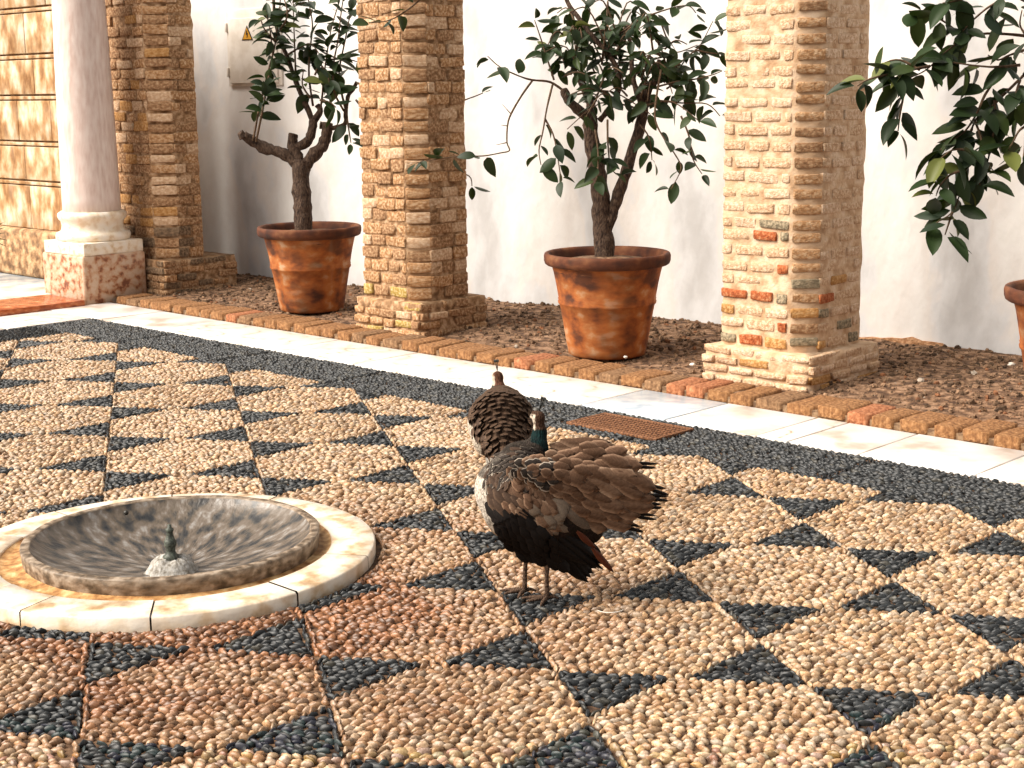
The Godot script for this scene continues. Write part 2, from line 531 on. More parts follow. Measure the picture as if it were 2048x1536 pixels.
func pebble(x: float, z: float, yaw: float, dark: bool, size: float) -> void:
	if not shown(x, z):
		return
	var l := 0.0150 * size * rng.randf_range(0.78, 1.22)
	var w := 0.0073 * size * rng.randf_range(0.82, 1.18)
	var h := 0.0112 * size * rng.randf_range(0.85, 1.15)
	if dark:
		l *= 1.1
		w *= 0.86
	var b := Basis(Vector3.UP, yaw) * Basis.from_euler(Vector3(rng.randf_range(-0.28, 0.28), 0, rng.randf_range(-0.3, 0.3)))
	if rng.randf() < 0.5:
		b = b * Basis(Vector3.RIGHT, PI)
	b = b * Basis.from_scale(Vector3(l, h, w))
	var t := Transform3D(b, Vector3(x, rng.randf_range(-0.002, 0.0022), z))
	var s := stain.get_noise_2d(x, z) * 0.5 + 0.5
	var near_basin: float = clamp(1.35 - (Vector2(x, z) - Vector2(5.45, 2.82)).length() * 1.0, 0.0, 1.0)
	if dark:
		var g := rng.randf_range(0.55, 1.5)
		var c := Color(0.023, 0.026, 0.029) * g
		if rng.randf() < 0.12:
			c = Color(0.052, 0.05, 0.043) * g
		dark_at.append(t)
		dark_col.append(Color(c.r, c.g, c.b))
	else:
		var tones := [Color(0.64, 0.47, 0.31), Color(0.56, 0.385, 0.24), Color(0.70, 0.55, 0.4), Color(0.47, 0.3, 0.175), Color(0.6, 0.5, 0.4), Color(0.66, 0.45, 0.27)]
		var c: Color = tones[rng.randi() % tones.size()] * Color(1.0, 0.93, 0.84) * rng.randf_range(0.46, 0.95)
		var wet: float = clamp(near_basin * 1.5 * (s * 1.7 - 0.1) + max(0.0, s - 0.66) * 0.7, 0.0, 1.0)
		var stained := Color(0.26, 0.115, 0.05) * rng.randf_range(0.4, 1.4)
		c = c.lerp(stained, wet)
		cream_at.append(t)
		cream_col.append(Color(c.r, c.g, c.b))


func lay(poly: PackedVector2Array, dark: bool, angle: float) -> void:
	var mid := Vector2.ZERO
	for p in poly:
		mid += p / poly.size()
	if not shown(mid.x, mid.y) and not shown(mid.x + 0.4, mid.y) and not shown(mid.x, mid.y - 0.4):
		return
	var size := 1.0 if not dark else 0.96
	for ring in Geometry2D.offset_polygon(poly, -0.0088):
		if Geometry2D.is_polygon_clockwise(ring):
			continue
		for k in ring.size():
			var a: Vector2 = ring[k]
			var b: Vector2 = ring[(k + 1) % ring.size()]
			var n := int(max(1.0, round((b - a).length() / 0.0305)))
			var d := (b - a).normalized()
			for i in n:
				var p := a.lerp(b, (i + 0.5) / n) + Vector2(rng.randfn(0, 0.0016), rng.randfn(0, 0.0016))
				pebble(p.x, p.y, -d.angle() + rng.randfn(0, 0.45), dark, size * rng.randf_range(0.9, 1.08))
	for ring in Geometry2D.offset_polygon(poly, -0.0185):
		if Geometry2D.is_polygon_clockwise(ring):
			continue
		var box := Rect2(ring[0].rotated(-angle), Vector2.ZERO)
		for p in ring:
			box = box.expand(p.rotated(-angle))
		var y: float = box.position.y + 0.003
		var row := 0
		while y < box.end.y:
			var x: float = box.position.x + rng.randf_range(0.0, 0.03)
			while x < box.end.x:
				var q := Vector2(x + rng.randfn(0, 0.004), y + rng.randfn(0, 0.0035)).rotated(angle)
				if Geometry2D.is_point_in_polygon(q, ring):
					pebble(q.x, q.y, -angle + rng.randfn(0, 0.3), dark, size * rng.randf_range(0.85, 1.2))
				x += (0.0312 if not dark else 0.0305) * rng.randf_range(0.82, 1.16)
			y += 0.0181 if not dark else 0.0158
			row += 1


func clipped(poly: PackedVector2Array) -> Array:
	var field := PackedVector2Array([Vector2(BAND, BAND), Vector2(9.4, BAND), Vector2(9.4, 6.0), Vector2(BAND, 6.0)])
	var ring := PackedVector2Array()
	for k in 48:
		ring.append(Vector2(BASIN.x, BASIN.z) + Vector2.from_angle(TAU * k / 48) * 0.695)
	var out := []
	for a in Geometry2D.intersect_polygons(poly, field):
		for b in Geometry2D.clip_polygons(a, ring):
			if not Geometry2D.is_polygon_clockwise(b):
				out.append(b)
	return out


func mosaic() -> void:
	stain.seed = 77
	stain.frequency = 1.5
	stain.fractal_octaves = 3
	# the bed, with a round hole where the basin is let in
	var st := begin()
	var n := FastNoiseLite.new()
	n.seed = 4
	n.frequency = 3.0
	var seg := 96
	var rings := [0.56, 0.7, 0.9, 1.2, 1.6, 2.2, 3.0, 4.5, 7.0, 14.0]
	for i in seg:
		for k in rings.size() - 1:
			var c := []
			for e in [[i, k], [i + 1, k], [i + 1, k + 1], [i, k + 1]]:
				var a = TAU * (e[0] % seg) / seg
				var p = BASIN + Vector3(cos(a), 0, sin(a)) * rings[e[1]]
				p.x = max(p.x, -0.02)
				p.z = max(p.z, -0.02)
				p.y = -0.002 + n.get_noise_2d(p.x, p.z) * 0.004
				c.append(p)
			quad(st, c[0], c[1], c[2], c[3])
	var floor_ := structure("pebble_floor", done(st), M["pebble_bed"])
	for i in range(-10, 8):
		for j in range(-10, 8):
			var a := cross_at(i, j)
			var g := 0.475
			var tri_a := PackedVector2Array([a, a + LAT_U * g, a + LAT_V * g])
			var e := cross_at(i + 1, j + 1)
			var tri_b := PackedVector2Array([e, e - LAT_U * g, e - LAT_V * g])
			var hex := PackedVector2Array([a + LAT_U * g, a + LAT_U, e - LAT_V * g, e - LAT_U * g, a + LAT_V, a + LAT_V * g])
			var ang := -0.62 + rng.randf_range(-0.25, 0.25)
			for p in clipped(tri_a):
				lay(p, true, LAT_U.angle() + rng.randf_range(-0.1, 0.1))
			for p in clipped(tri_b):
				lay(p, true, LAT_U.angle() + rng.randf_range(-0.1, 0.1))
			for p in clipped(hex):
				lay(p, false, ang)
	# the dark band along the two marble borders
	var x := 0.0
	while x < 9.4:
		lay(PackedVector2Array([Vector2(x, 0.0), Vector2(x + 1.0, 0.0), Vector2(x + 1.0, BAND), Vector2(x, BAND)]), true, rng.randf_range(-0.12, 0.12))
		x += 1.0
	var z := BAND
	while z < 4.4:
		lay(PackedVector2Array([Vector2(0.0, z), Vector2(BAND, z), Vector2(BAND, z + 0.8), Vector2(0.0, z + 0.8)]), true, PI / 2 + rng.randf_range(-0.12, 0.12))
		z += 0.8
	var meshes := []
	for k in 3:
		meshes.append(pebble_mesh(k))
	set_pebbles(floor_, "cream", cream_at, cream_col, meshes)
	set_pebbles(floor_, "dark", dark_at, dark_col, meshes)


func pebble_mesh(sd: int) -> ArrayMesh:
	var n := FastNoiseLite.new()
	n.seed = 40 + sd
	n.frequency = 0.8
	var st := begin()
	st.set_smooth_group(0)
	var rows := 6
	var seg := 9
	var place := func(i: int, k: int) -> Vector3:
		var a := TAU * (i % seg) / seg
		var t := PI * k / rows
		var p := Vector3(sin(t) * cos(a), cos(t), sin(t) * sin(a))
		return p * (1.0 + n.get_noise_3dv(p * 1.3) * 0.3)
	for i in seg:
		for k in rows:
			if k > 0:
				tri(st, place.call(i, k), place.call(i + 1, k), place.call(i + 1, k + 1))
			if k < rows - 1:
				tri(st, place.call(i, k), place.call(i + 1, k + 1), place.call(i, k + 1))
	return done(st)


# The 300 pebbles of each colour that show largest are pieces of their own; the rest one field.
func set_pebbles(parent: Node3D, tone: String, places: Array, cols: Array, meshes: Array) -> void:
	var order := []
	for i in places.size():
		var s := seen_at(places[i].origin)
		var inside := s.x > 0 and s.x < 2048 and s.y > 0 and s.y < 1536
		order.append([s.z + (0.0 if inside else 100.0), i])
	order.sort_custom(func(a, b): return a[0] < b[0])
	var mats := {}
	var rest := []
	var rest_c := []
	for k in order.size():
		var i: int = order[k][1]
		if k >= 300:
			rest.append(places[i])
			rest_c.append(cols[i])
			continue
		var c: Color = cols[i]
		var q := Color(snapped(c.r, 0.06), snapped(c.g, 0.05), snapped(c.b, 0.05)) if tone == "cream" else Color(snapped(c.r, 0.012) + 0.004, snapped(c.g, 0.012) + 0.006, snapped(c.b, 0.012) + 0.008)
		var key := str(q)
		if not mats.has(key):
			var m: StandardMaterial3D = M[tone + "_pebble"].duplicate()
			m.vertex_color_use_as_albedo = false
			m.albedo_color = Color(q.r, q.g, q.b).linear_to_srgb()
			mats[key] = m
		part(tone + "_pebble", meshes[i % 3], mats[key], parent, places[i])
	stuff(tone + "_pebbles", meshes[0], M[tone + "_pebble"], parent, rest, rest_c)
	print(tone, " pebbles ", places.size())


# ---------------------------------------------------------------- marble border, kerb, soil

func marble_border() -> void:
	var bed := BoxMesh.new()
	bed.size = Vector3(10.6, 0.05, 0.52)
	var b := structure("marble_border", bed, M["joint_mortar"])
	b.position = Vector3(4.7, -0.024, -0.26)
	var side_bed := BoxMesh.new()
	side_bed.size = Vector3(0.55, 0.05, 4.9)
	var b2 := structure("marble_side_border", side_bed, M["joint_mortar"])
	b2.position = Vector3(-0.278, -0.028, 2.43)
	var joints := [-0.58, 0.12, 0.78, 1.4, 2.015, 2.72, 3.405, 4.395, 4.906, 5.404, 5.566, 5.911, 6.428, 7.05, 7.6, 8.25, 9.0, 9.9]
	for k in joints.size() - 1:
		var w: float = joints[k + 1] - joints[k] - 0.008
		var m: Material = M["slab_marble"]
		if k == 7:
			m = M["slab_marble_blue"]
		elif k in [2, 3, 4, 5, 6, 9]:
			m = M["slab_marble_veined"]
		part("marble_slab", bevel_box(Vector3(w, 0.05, 0.488), 0.004), m, b, Transform3D(Basis(Vector3.RIGHT, rng.randf_range(-0.004, 0.004)), Vector3((joints[k] + joints[k + 1]) / 2, -0.012 + rng.randf_range(-0.001, 0.0015), -0.247) - b.position))
	var zs := [0.002, 0.62, 1.3, 2.0, 2.8, 3.6, 4.5]
	for k in zs.size() - 1:
		part("marble_slab", bevel_box(Vector3(0.548, 0.05, zs[k + 1] - zs[k] - 0.008), 0.004), M["slab_marble_veined"] if k % 2 == 0 else M["slab_marble"], b2, Transform3D(Basis.IDENTITY, Vector3(-0.276, -0.012, (zs[k] + zs[k + 1]) / 2) - b2.position))


func kerb_and_soil() -> void:
	# soil bed
	var n := FastNoiseLite.new()
	n.seed = 8
	n.frequency = 1.3
	n.fractal_octaves = 5
	var level := func(x: float, z: float) -> float:
		return 0.038 + n.get_noise_2d(x, z) * 0.03 + clamp((-0.75 - z) * 0.03, 0.0, 0.05)
	var st := begin()
	st.set_smooth_group(0)
	var x := -1.2
	while x < 9.9:
		var z := -2.6
		while z < -0.58:
			quad(st, Vector3(x, level.call(x, z), z), Vector3(x + 0.05, level.call(x + 0.05, z), z), Vector3(x + 0.05, level.call(x + 0.05, z + 0.05), z + 0.05), Vector3(x, level.call(x, z + 0.05), z + 0.05))
			z += 0.05
		x += 0.05
	var soil := structure("soil_bed", done(st), M["soil"])
	var clod := rough_clod(3)
	var places := []
	var cols := []
	for k in 20000:
		var cx := rng.randf_range(-1.0, 8.6)
		var cz := -0.72 - pow(rng.randf(), 0.9) * 1.6
		var s: float = 0.0025 + 0.015 * pow(rng.randf(), 5.5)
		var bs := Basis.from_euler(Vector3(rng.randf() * TAU, rng.randf() * TAU, 0)) * Basis.from_scale(Vector3(s * 1.3, s * 0.8, s))
		places.append(Transform3D(bs, Vector3(cx, level.call(cx, cz) + s * 0.25, cz)))
		var c := Color(0.2, 0.12, 0.07) * rng.randf_range(0.4, 1.7)
		if rng.randf() < 0.012:
			c = Color(0.6, 0.5, 0.4) * rng.randf_range(0.6, 1.1)
		elif rng.randf() < 0.08:
			c = Color(0.3, 0.13, 0.06) * rng.randf_range(0.6, 1.2)
		cols.append(Color(c.r, c.g, c.b))
	stuff("soil_clods", clod, M["soil_clod"], soil, places, cols)
	# dry leaves and bits of twig fallen from the lemon trees
	var dry := leaf_shape(1.0, 0.5, 0.6, 0.35)
	var litter := []
	for k in 90:
		var cx := rng.randf_range(-0.6, 7.6)
		var cz := -0.8 - rng.randf() * 1.35
		var len_ := rng.randf_range(0.025, 0.075)
		var bs := Basis.from_euler(Vector3(rng.randf_range(-0.4, 0.4), rng.randf() * TAU, rng.randf_range(-0.6, 0.6))) * Basis.from_scale(Vector3(len_ * (1.0 if k % 3 > 0 else 0.15), len_, len_))
		litter.append(Transform3D(bs, Vector3(cx, level.call(cx, cz) + 0.008, cz)))
	stuff("dry_leaves", dry, M["dry_leaf"], soil, litter, [])
	# brick kerb
	var kb := BoxMesh.new()
	kb.size = Vector3(10.3, 0.05, 0.25)
	var kerb := structure("brick_kerb", kb, M["joint_mortar"])
	kerb.position = Vector3(4.62, 0.012, -0.642)
	var shapes := []
	for k in 6:
		shapes.append(rough_brick(200 + k, 0.5, 0.16))
	var kx := -0.52
	var up := Basis(Vector3.RIGHT, -PI / 2)
	while kx < 9.6:
		var w := rng.randf_range(0.115, 0.165)
		var deep := rng.randf_range(0.235, 0.27)
		var m: String = ["kerb_brick", "kerb_brick", "kerb_brick_red", "kerb_brick_dark", "kerb_brick"][rng.randi() % 5]
		# front of the unit brick turns up; its long axis lies across the kerb
		var bs := Basis(Vector3.UP, rng.randfn(0, 0.035)) * up * Basis(Vector3.BACK, PI / 2) * Basis.from_scale(Vector3(deep, w * 0.95, 0.05))
		part("kerb_brick", shapes[rng.randi() % 6], M[m], kerb, Transform3D(bs, Vector3(kx + w / 2, 0.034 + rng.randf_range(-0.004, 0.005), -0.505 - deep / 2 + rng.randf_range(-0.006, 0.004)) - kerb.position))
		kx += w + rng.randf_range(0.006, 0.014)


func rough_clod(sd: int) -> ArrayMesh:
	var n := FastNoiseLite.new()
	n.seed = sd
	n.frequency = 1.2
	var st := begin()
	st.set_smooth_group(-1)
	var rows := 4
	var seg := 6
	var place := func(i: int, k: int) -> Vector3:
		var a := TAU * (i % seg) / seg + k * 0.4
		var t := PI * k / rows
		var p := Vector3(sin(t) * cos(a), cos(t), sin(t) * sin(a))
		return p * (1.0 + n.get_noise_3dv(p * 1.9) * 0.7)
	for i in seg:
		for k in rows:
			if k > 0:
				tri(st, place.call(i, k), place.call(i + 1, k), place.call(i + 1, k + 1))
			if k < rows - 1:
				tri(st, place.call(i, k), place.call(i + 1, k + 1), place.call(i, k + 1))
	return done(st, false)


# ---------------------------------------------------------------- white wall with cabinet

const WALL_A := Vector3(-0.95, 0, -1.83)
const WALL_TURN := 0.0675


func wall_point(along: float, y: float, out_: float) -> Vector3:
	return WALL_A + Basis(Vector3.UP, WALL_TURN) * Vector3(along, y, out_)


func white_wall() -> void:
	var w := thing("white_wall", "long whitewashed plaster wall behind the brick pillars and potted trees", "wall", WALL_A, WALL_TURN)
	var n := FastNoiseLite.new()
	n.seed = 15
	n.frequency = 0.9
	n.fractal_octaves = 4
	var st := begin()
	st.set_smooth_group(0)
	var nx := 90
	var ny := 34
	var put := func(i: int, j: int) -> Vector3:
		var x := -2.6 + 13.3 * i / nx
		var y := -0.1 + 3.6 * j / ny
		return Vector3(x, y, n.get_noise_2d(x * 1.4, y * 1.4) * 0.006)
	for i in nx:
		for j in ny:
			quad(st, put.call(i, j), put.call(i, j + 1), put.call(i + 1, j + 1), put.call(i + 1, j))
	# thickness behind the uneven face
	var l := Vector3(-2.6, -0.1, -0.3)
	quad(st, Vector3(-2.6, 3.5, 0), Vector3(-2.6, 3.5, -0.3), Vector3(10.7, 3.5, -0.3), Vector3(10.7, 3.5, 0))
	quad(st, l, Vector3(10.7, -0.1, -0.3), Vector3(10.7, 3.5, -0.3), Vector3(-2.6, 3.5, -0.3))
	part("plaster_face", done(st), M["white_plaster"], w)
	# bare patch at the foot, right of the third pillar
	var outline := []
	for k in 15:
		var t := k / 14.0
		outline.append(Vector2(5.45 + t * 0.85, 0.02 + 0.085 * pow(sin(PI * clamp(t * 0.92 + 0.08, 0.0, 1.0)), 0.6) + rng.randf_range(-0.014, 0.014)))
	var sp := begin()
	sp.set_smooth_group(-1)
	for k in 14:
		var a := Vector3(outline[k].x, 0.0, 0.014)
		var b := Vector3(outline[k].x, outline[k].y, 0.014)
		var c := Vector3(outline[k + 1].x, outline[k + 1].y, 0.014)
		var d := Vector3(outline[k + 1].x, 0.0, 0.014)
		quad(sp, a, b, c, d)
		quad(sp, b, b - Vector3(0, 0, 0.03), c - Vector3(0, 0, 0.03), c)
	part("bare_plaster_patch", done(sp, false), M["bare_plaster"], w)
	# electrical cabinet door
	var cab := thing("electrical_cabinet", "painted electrical cabinet door with yellow warning triangle on the white wall", "cabinet", wall_point(0.12, 1.555, 0.006), WALL_TURN)
	part("frame", bevel_box(Vector3(0.62, 0.58, 0.022), 0.004), M["cabinet_paint"], cab, Transform3D(Basis.IDENTITY, Vector3(0.30, 0.285, 0.0)))
	var door := part("door", bevel_box(Vector3(0.55, 0.49, 0.02), 0.004), M["cabinet_paint"], cab, Transform3D(Basis.IDENTITY, Vector3(0.30, 0.26, 0.014)))
	for y in [0.1, 0.44]:
		part("hinge", bevel_box(Vector3(0.02, 0.07, 0.03), 0.004), M["cabinet_paint"], cab, Transform3D(Basis.IDENTITY, Vector3(0.0, y, 0.014)))
	var sg := part("warning_sign", prism(PackedVector2Array([Vector2(-0.064, -0.052), Vector2(0.064, -0.052), Vector2(0.0, 0.058)]), 0.003), M["sign_black"], door, Transform3D(Basis.IDENTITY, Vector3(-0.05, 0.13, 0.0115)))
	part("sign_face", prism(PackedVector2Array([Vector2(-0.05, -0.0445), Vector2(0.05, -0.0445), Vector2(0.0, 0.042)]), 0.003), M["sign_yellow"], sg, Transform3D(Basis.IDENTITY, Vector3(0, 0, 0.0022)))
	part("lightning_bolt", prism(PackedVector2Array([Vector2(-0.004, 0.022), Vector2(0.006, 0.02), Vector2(0.001, 0.0), Vector2(0.013, 0.002), Vector2(0.003, -0.036), Vector2(-0.002, -0.034), Vector2(0.002, -0.01), Vector2(-0.011, -0.012)]), 0.002), M["sign_black"], sg, Transform3D(Basis.IDENTITY, Vector3(0, 0, 0.0046)))


func prism(poly: PackedVector2Array, depth: float) -> ArrayMesh:
	var st := begin()
	st.set_smooth_group(-1)
	var p := poly
	if Geometry2D.is_polygon_clockwise(p):
		p.reverse()
	var idx := Geometry2D.triangulate_polygon(p)
	for k in range(0, idx.size(), 3):
		var a := p[idx[k]]
		var b := p[idx[k + 1]]
		var c := p[idx[k + 2]]
		if (b - a).cross(c - a) > 0:
			var s := b
			b = c
			c = s
		tri(st, Vector3(a.x, a.y, depth / 2), Vector3(b.x, b.y, depth / 2), Vector3(c.x, c.y, depth / 2))
		tri(st, Vector3(a.x, a.y, -depth / 2), Vector3(c.x, c.y, -depth / 2), Vector3(b.x, b.y, -depth / 2))
	for k in p.size():
		var a := p[k]
		var b := p[(k + 1) % p.size()]
		quad(st, Vector3(a.x, a.y, -depth / 2), Vector3(a.x, a.y, depth / 2), Vector3(b.x, b.y, depth / 2), Vector3(b.x, b.y, -depth / 2))
	return done(st, false)


# ---------------------------------------------------------------- gallery at the left: step, floor, block wall, bench

func gallery() -> void:
	var fm := BoxMesh.new()
	fm.size = Vector3(3.6, 0.06, 5.2)
	var gf := structure("gallery_floor", fm, M["joint_mortar"])
	gf.position = Vector3(-2.87, 0.017, 1.88)
	for i in 5:
		for j in 6:
			part("floor_tile", bevel_box(Vector3(0.69, 0.04, 0.79), 0.003), M["slab_marble_blue"] if (i + j) % 3 != 0 else M["slab_marble"], gf, Transform3D(Basis.IDENTITY, Vector3(-1.42 - i * 0.695, 0.031, -0.35 + j * 0.795) - gf.position))
	var step := thing("red_marble_step", "low polished red marble step in front of the gallery floor", "step", Vector3(-0.815, 0, 1.9))
	for k in 4:
		part("step_slab", bevel_box(Vector3(0.515, 0.056, 1.10), 0.006), M["red_marble"], step, Transform3D(Basis.IDENTITY, Vector3(0, 0.026, -1.63 + k * 1.105)))
	# wall of scored blocks
	var w := thing("block_wall", "ochre block wall with scored courses behind the marble column", "wall", Vector3(-3.2, 0, -0.80))
	part("wall_core", bevel_box(Vector3(4.3, 2.56, 0.3), 0.004), M["bench_stone"], w, Transform3D(Basis.IDENTITY, Vector3(-0.15, 1.24, -0.178)))
	var ys := [0.44, 0.832, 1.144, 1.505, 1.821, 2.177, 2.53]
	for k in ys.size() - 1:
		var x := -2.3 + (k % 2) * 0.22
		while x < 1.75:
			var len_ := rng.randf_range(0.5, 0.78)
			if k == 0:
				len_ = rng.randf_range(0.4, 0.95)
			len_ = min(len_, 1.98 - x)
			var hi: float = ys[k + 1] - ys[k]
			part("block", bevel_box(Vector3(len_ - 0.006, hi - 0.05, 0.05), 0.006), M["ashlar_smooth"] if k == 0 and rng.randf() < 0.6 else M["ashlar"], w, Transform3D(Basis.IDENTITY, Vector3(x + len_ / 2, ys[k] + (hi - 0.05) / 2, -0.022 + rng.randf_range(-0.002, 0.002))))
			x += len_
		# the raised fillet between two scored lines
		if k > 0:
			part("fillet", bevel_box(Vector3(4.3, 0.026, 0.046), 0.004), M["ashlar"], w, Transform3D(Basis.IDENTITY, Vector3(-0.15, ys[k] - 0.027, -0.022)))
	part("bench", bevel_box(Vector3(4.3, 0.39, 0.12), 0.03), M["bench_stone"], w, Transform3D(Basis.IDENTITY, Vector3(-0.15, 0.242, 0.005)))
	# leaf tips at the left edge of the view
	var pl := thing("spiky_plant", "dark spiky leaf tips of a plant before the block wall", "plant", at(-40, 470, 11.4))
	for k in 9:
		var a := -0.9 + k * 0.24
		var d := (see_r * cos(a) + see_u * sin(a) + see_f * rng.randf_range(-0.3, 0.3)).normalized()
		part("leaf_blade", leaf_shape(0.2, 0.012, 0.15, 0.1), M["leaf_0"], pl, Transform3D(basis_along(d, -see_f), Vector3.ZERO))


# ---------------------------------------------------------------- marble column

func column() -> void:
	var c := thing("marble_column", "pale marble column on a red veined pedestal at the corner", "column", Vector3(-0.89, 0, -0.58))
	part("pedestal", bevel_box(Vector3(0.58, 0.40, 0.52), 0.018), M["breccia_marble"], c, Transform3D(Basis.IDENTITY, Vector3(0, 0.16, 0.01)))
	var base := part("base", lathe([Vector2(0.0, 0.445), Vector2(0.255, 0.445), Vector2(0.268, 0.46), Vector2(0.27, 0.485), Vector2(0.262, 0.505), Vector2(0.235, 0.515), Vector2(0.225, 0.53), Vector2(0.22, 0.56), Vector2(0.228, 0.59), Vector2(0.243, 0.605), Vector2(0.25, 0.625), Vector2(0.246, 0.645), Vector2(0.225, 0.66), Vector2(0.0, 0.662)], 48, 0.01), M["base_marble"], c)
	part("plinth", bevel_box(Vector3(0.53, 0.09, 0.50), 0.006), M["base_marble"], base, Transform3D(Basis(Vector3.UP, 0.03), Vector3(0.01, 0.403, 0.01)))
	var prof := []
	for k in 25:
		var t := k / 24.0
		prof.append(Vector2(0.209 - 0.036 * t + 0.006 * sin(t * PI), 0.664 + t * 1.95))
	prof.append(Vector2(0.0, 2.614))
	prof.push_front(Vector2(0.2, 0.658))
	part("shaft", lathe(prof, 56, 0.016, 5), M["shaft_marble"], c)


# ---------------------------------------------------------------- brick pillars

func pillars() -> void:
	var shapes := []
	for k in 14:
		shapes.append(rough_brick(300 + k, 0.35 + 0.3 * (k % 3), 0.2))
	brick_pillar("brown weathered brick pier with chamfered corner beside the marble column", Rect2(-1.05, -1.25, 0.60, 0.35), 0.13, Rect2(-0.95, -1.5, 0.567, 0.66), 0.3, 0.0765, 1, shapes)
	brick_pillar("rough tan brick pillar with chamfered edge between the two lemon pots", Rect2(1.925, -1.2, 0.505, 0.42), 0.105, Rect2(1.885, -1.30, 0.61, 0.57), 0.255, 0.0765, 2, shapes)
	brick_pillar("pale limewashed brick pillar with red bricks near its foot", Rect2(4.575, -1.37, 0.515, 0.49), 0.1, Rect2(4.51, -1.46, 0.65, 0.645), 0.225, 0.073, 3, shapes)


func chamfer_outline(r: Rect2, c: float) -> Array:
	return [Vector2(r.position.x, r.end.y), Vector2(r.end.x - c, r.end.y), Vector2(r.end.x, r.end.y - c), Vector2(r.end.x, r.position.y), r.position]


func brick_pillar(label: String, r: Rect2, c: float, base: Rect2, base_h: float, pitch: float, style: int, shapes: Array) -> void:
	var p := thing("brick_pillar", label, "pillar", Vector3(r.get_center().x, 0, r.get_center().y), 0.0, "brick pillars of the arcade")
	var o := p.position
	var mortar: Material = M["lime_mortar"] if style == 3 else M["brown_mortar"]
	var top := 2.62
	var inset := 0.008 if style != 3 else 0.005
	part("mortar_core", core_mesh(chamfer_outline(r.grow(-inset), c), 0.02, top, o, 0.006, style), mortar, p)
	part("mortar_base", core_mesh(chamfer_outline(base.grow(-0.012), 0.02), 0.0, base_h - 0.012, o, 0.007, style + 9), mortar, p)
	var count := 0
	# shaft: front face, chamfer, right face; then the left face, seen from further left only
	var faces := chamfer_outline(r, c)
	for f in 4:
		var a: Vector2 = faces[f] if f < 3 else faces[4]
		var b: Vector2 = faces[f + 1] if f < 3 else faces[0]
		if f == 3:
			continue
		var y := base_h + pitch * 0.5
		var row := f
		while y < 2.5:
			var jitter := rng.randfn(0, 0.004)
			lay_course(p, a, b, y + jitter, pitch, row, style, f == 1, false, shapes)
			y += pitch
			row += 1
	var bf := chamfer_outline(base, 0.012)
	for f in 3:
		if f == 1:
			continue
		var rows := int(round(base_h / 0.062))
		for k in rows:
			lay_course(p, bf[f], bf[f + 1], 0.03 + (k + 0.42) * (base_h - 0.03) / rows, (base_h - 0.03) / rows, k + f, style, false, true, shapes, k == rows - 1)


func core_mesh(outline: Array, y0: float, y1: float, o: Vector3, amp: float, sd: int) -> ArrayMesh:
	var n := FastNoiseLite.new()
	n.seed = sd
	n.frequency = 9.0
	n.fractal_octaves = 3
	var st := begin()
	st.set_smooth_group(0)
	var ny := int(max(3.0, (y1 - y0) / 0.035))
	var cells := []
	for k in outline.size():
		var a: Vector2 = outline[k]
		var b: Vector2 = outline[(k + 1) % outline.size()]
		var m := int(max(1.0, (b - a).length() / 0.05))
		for i in m:
			cells.append(a.lerp(b, float(i) / m))
	var mid := Vector2(o.x, o.z)
	var put := func(i: int, j: int) -> Vector3:
		var q: Vector2 = cells[i % cells.size()]
		var y := y0 + (y1 - y0) * j / ny
		q += (q - mid).normalized() * n.get_noise_3d(q.x, y, q.y) * amp * 2.0
		return Vector3(q.x - o.x, y, q.y - o.z)
	for i in cells.size():
		for j in ny:
			quad(st, put.call(i, j), put.call(i, j + 1), put.call(i + 1, j + 1), put.call(i + 1, j))
		tri(st, put.call(i, ny), Vector3(0, y1, 0), put.call(i + 1, ny))
	return done(st)


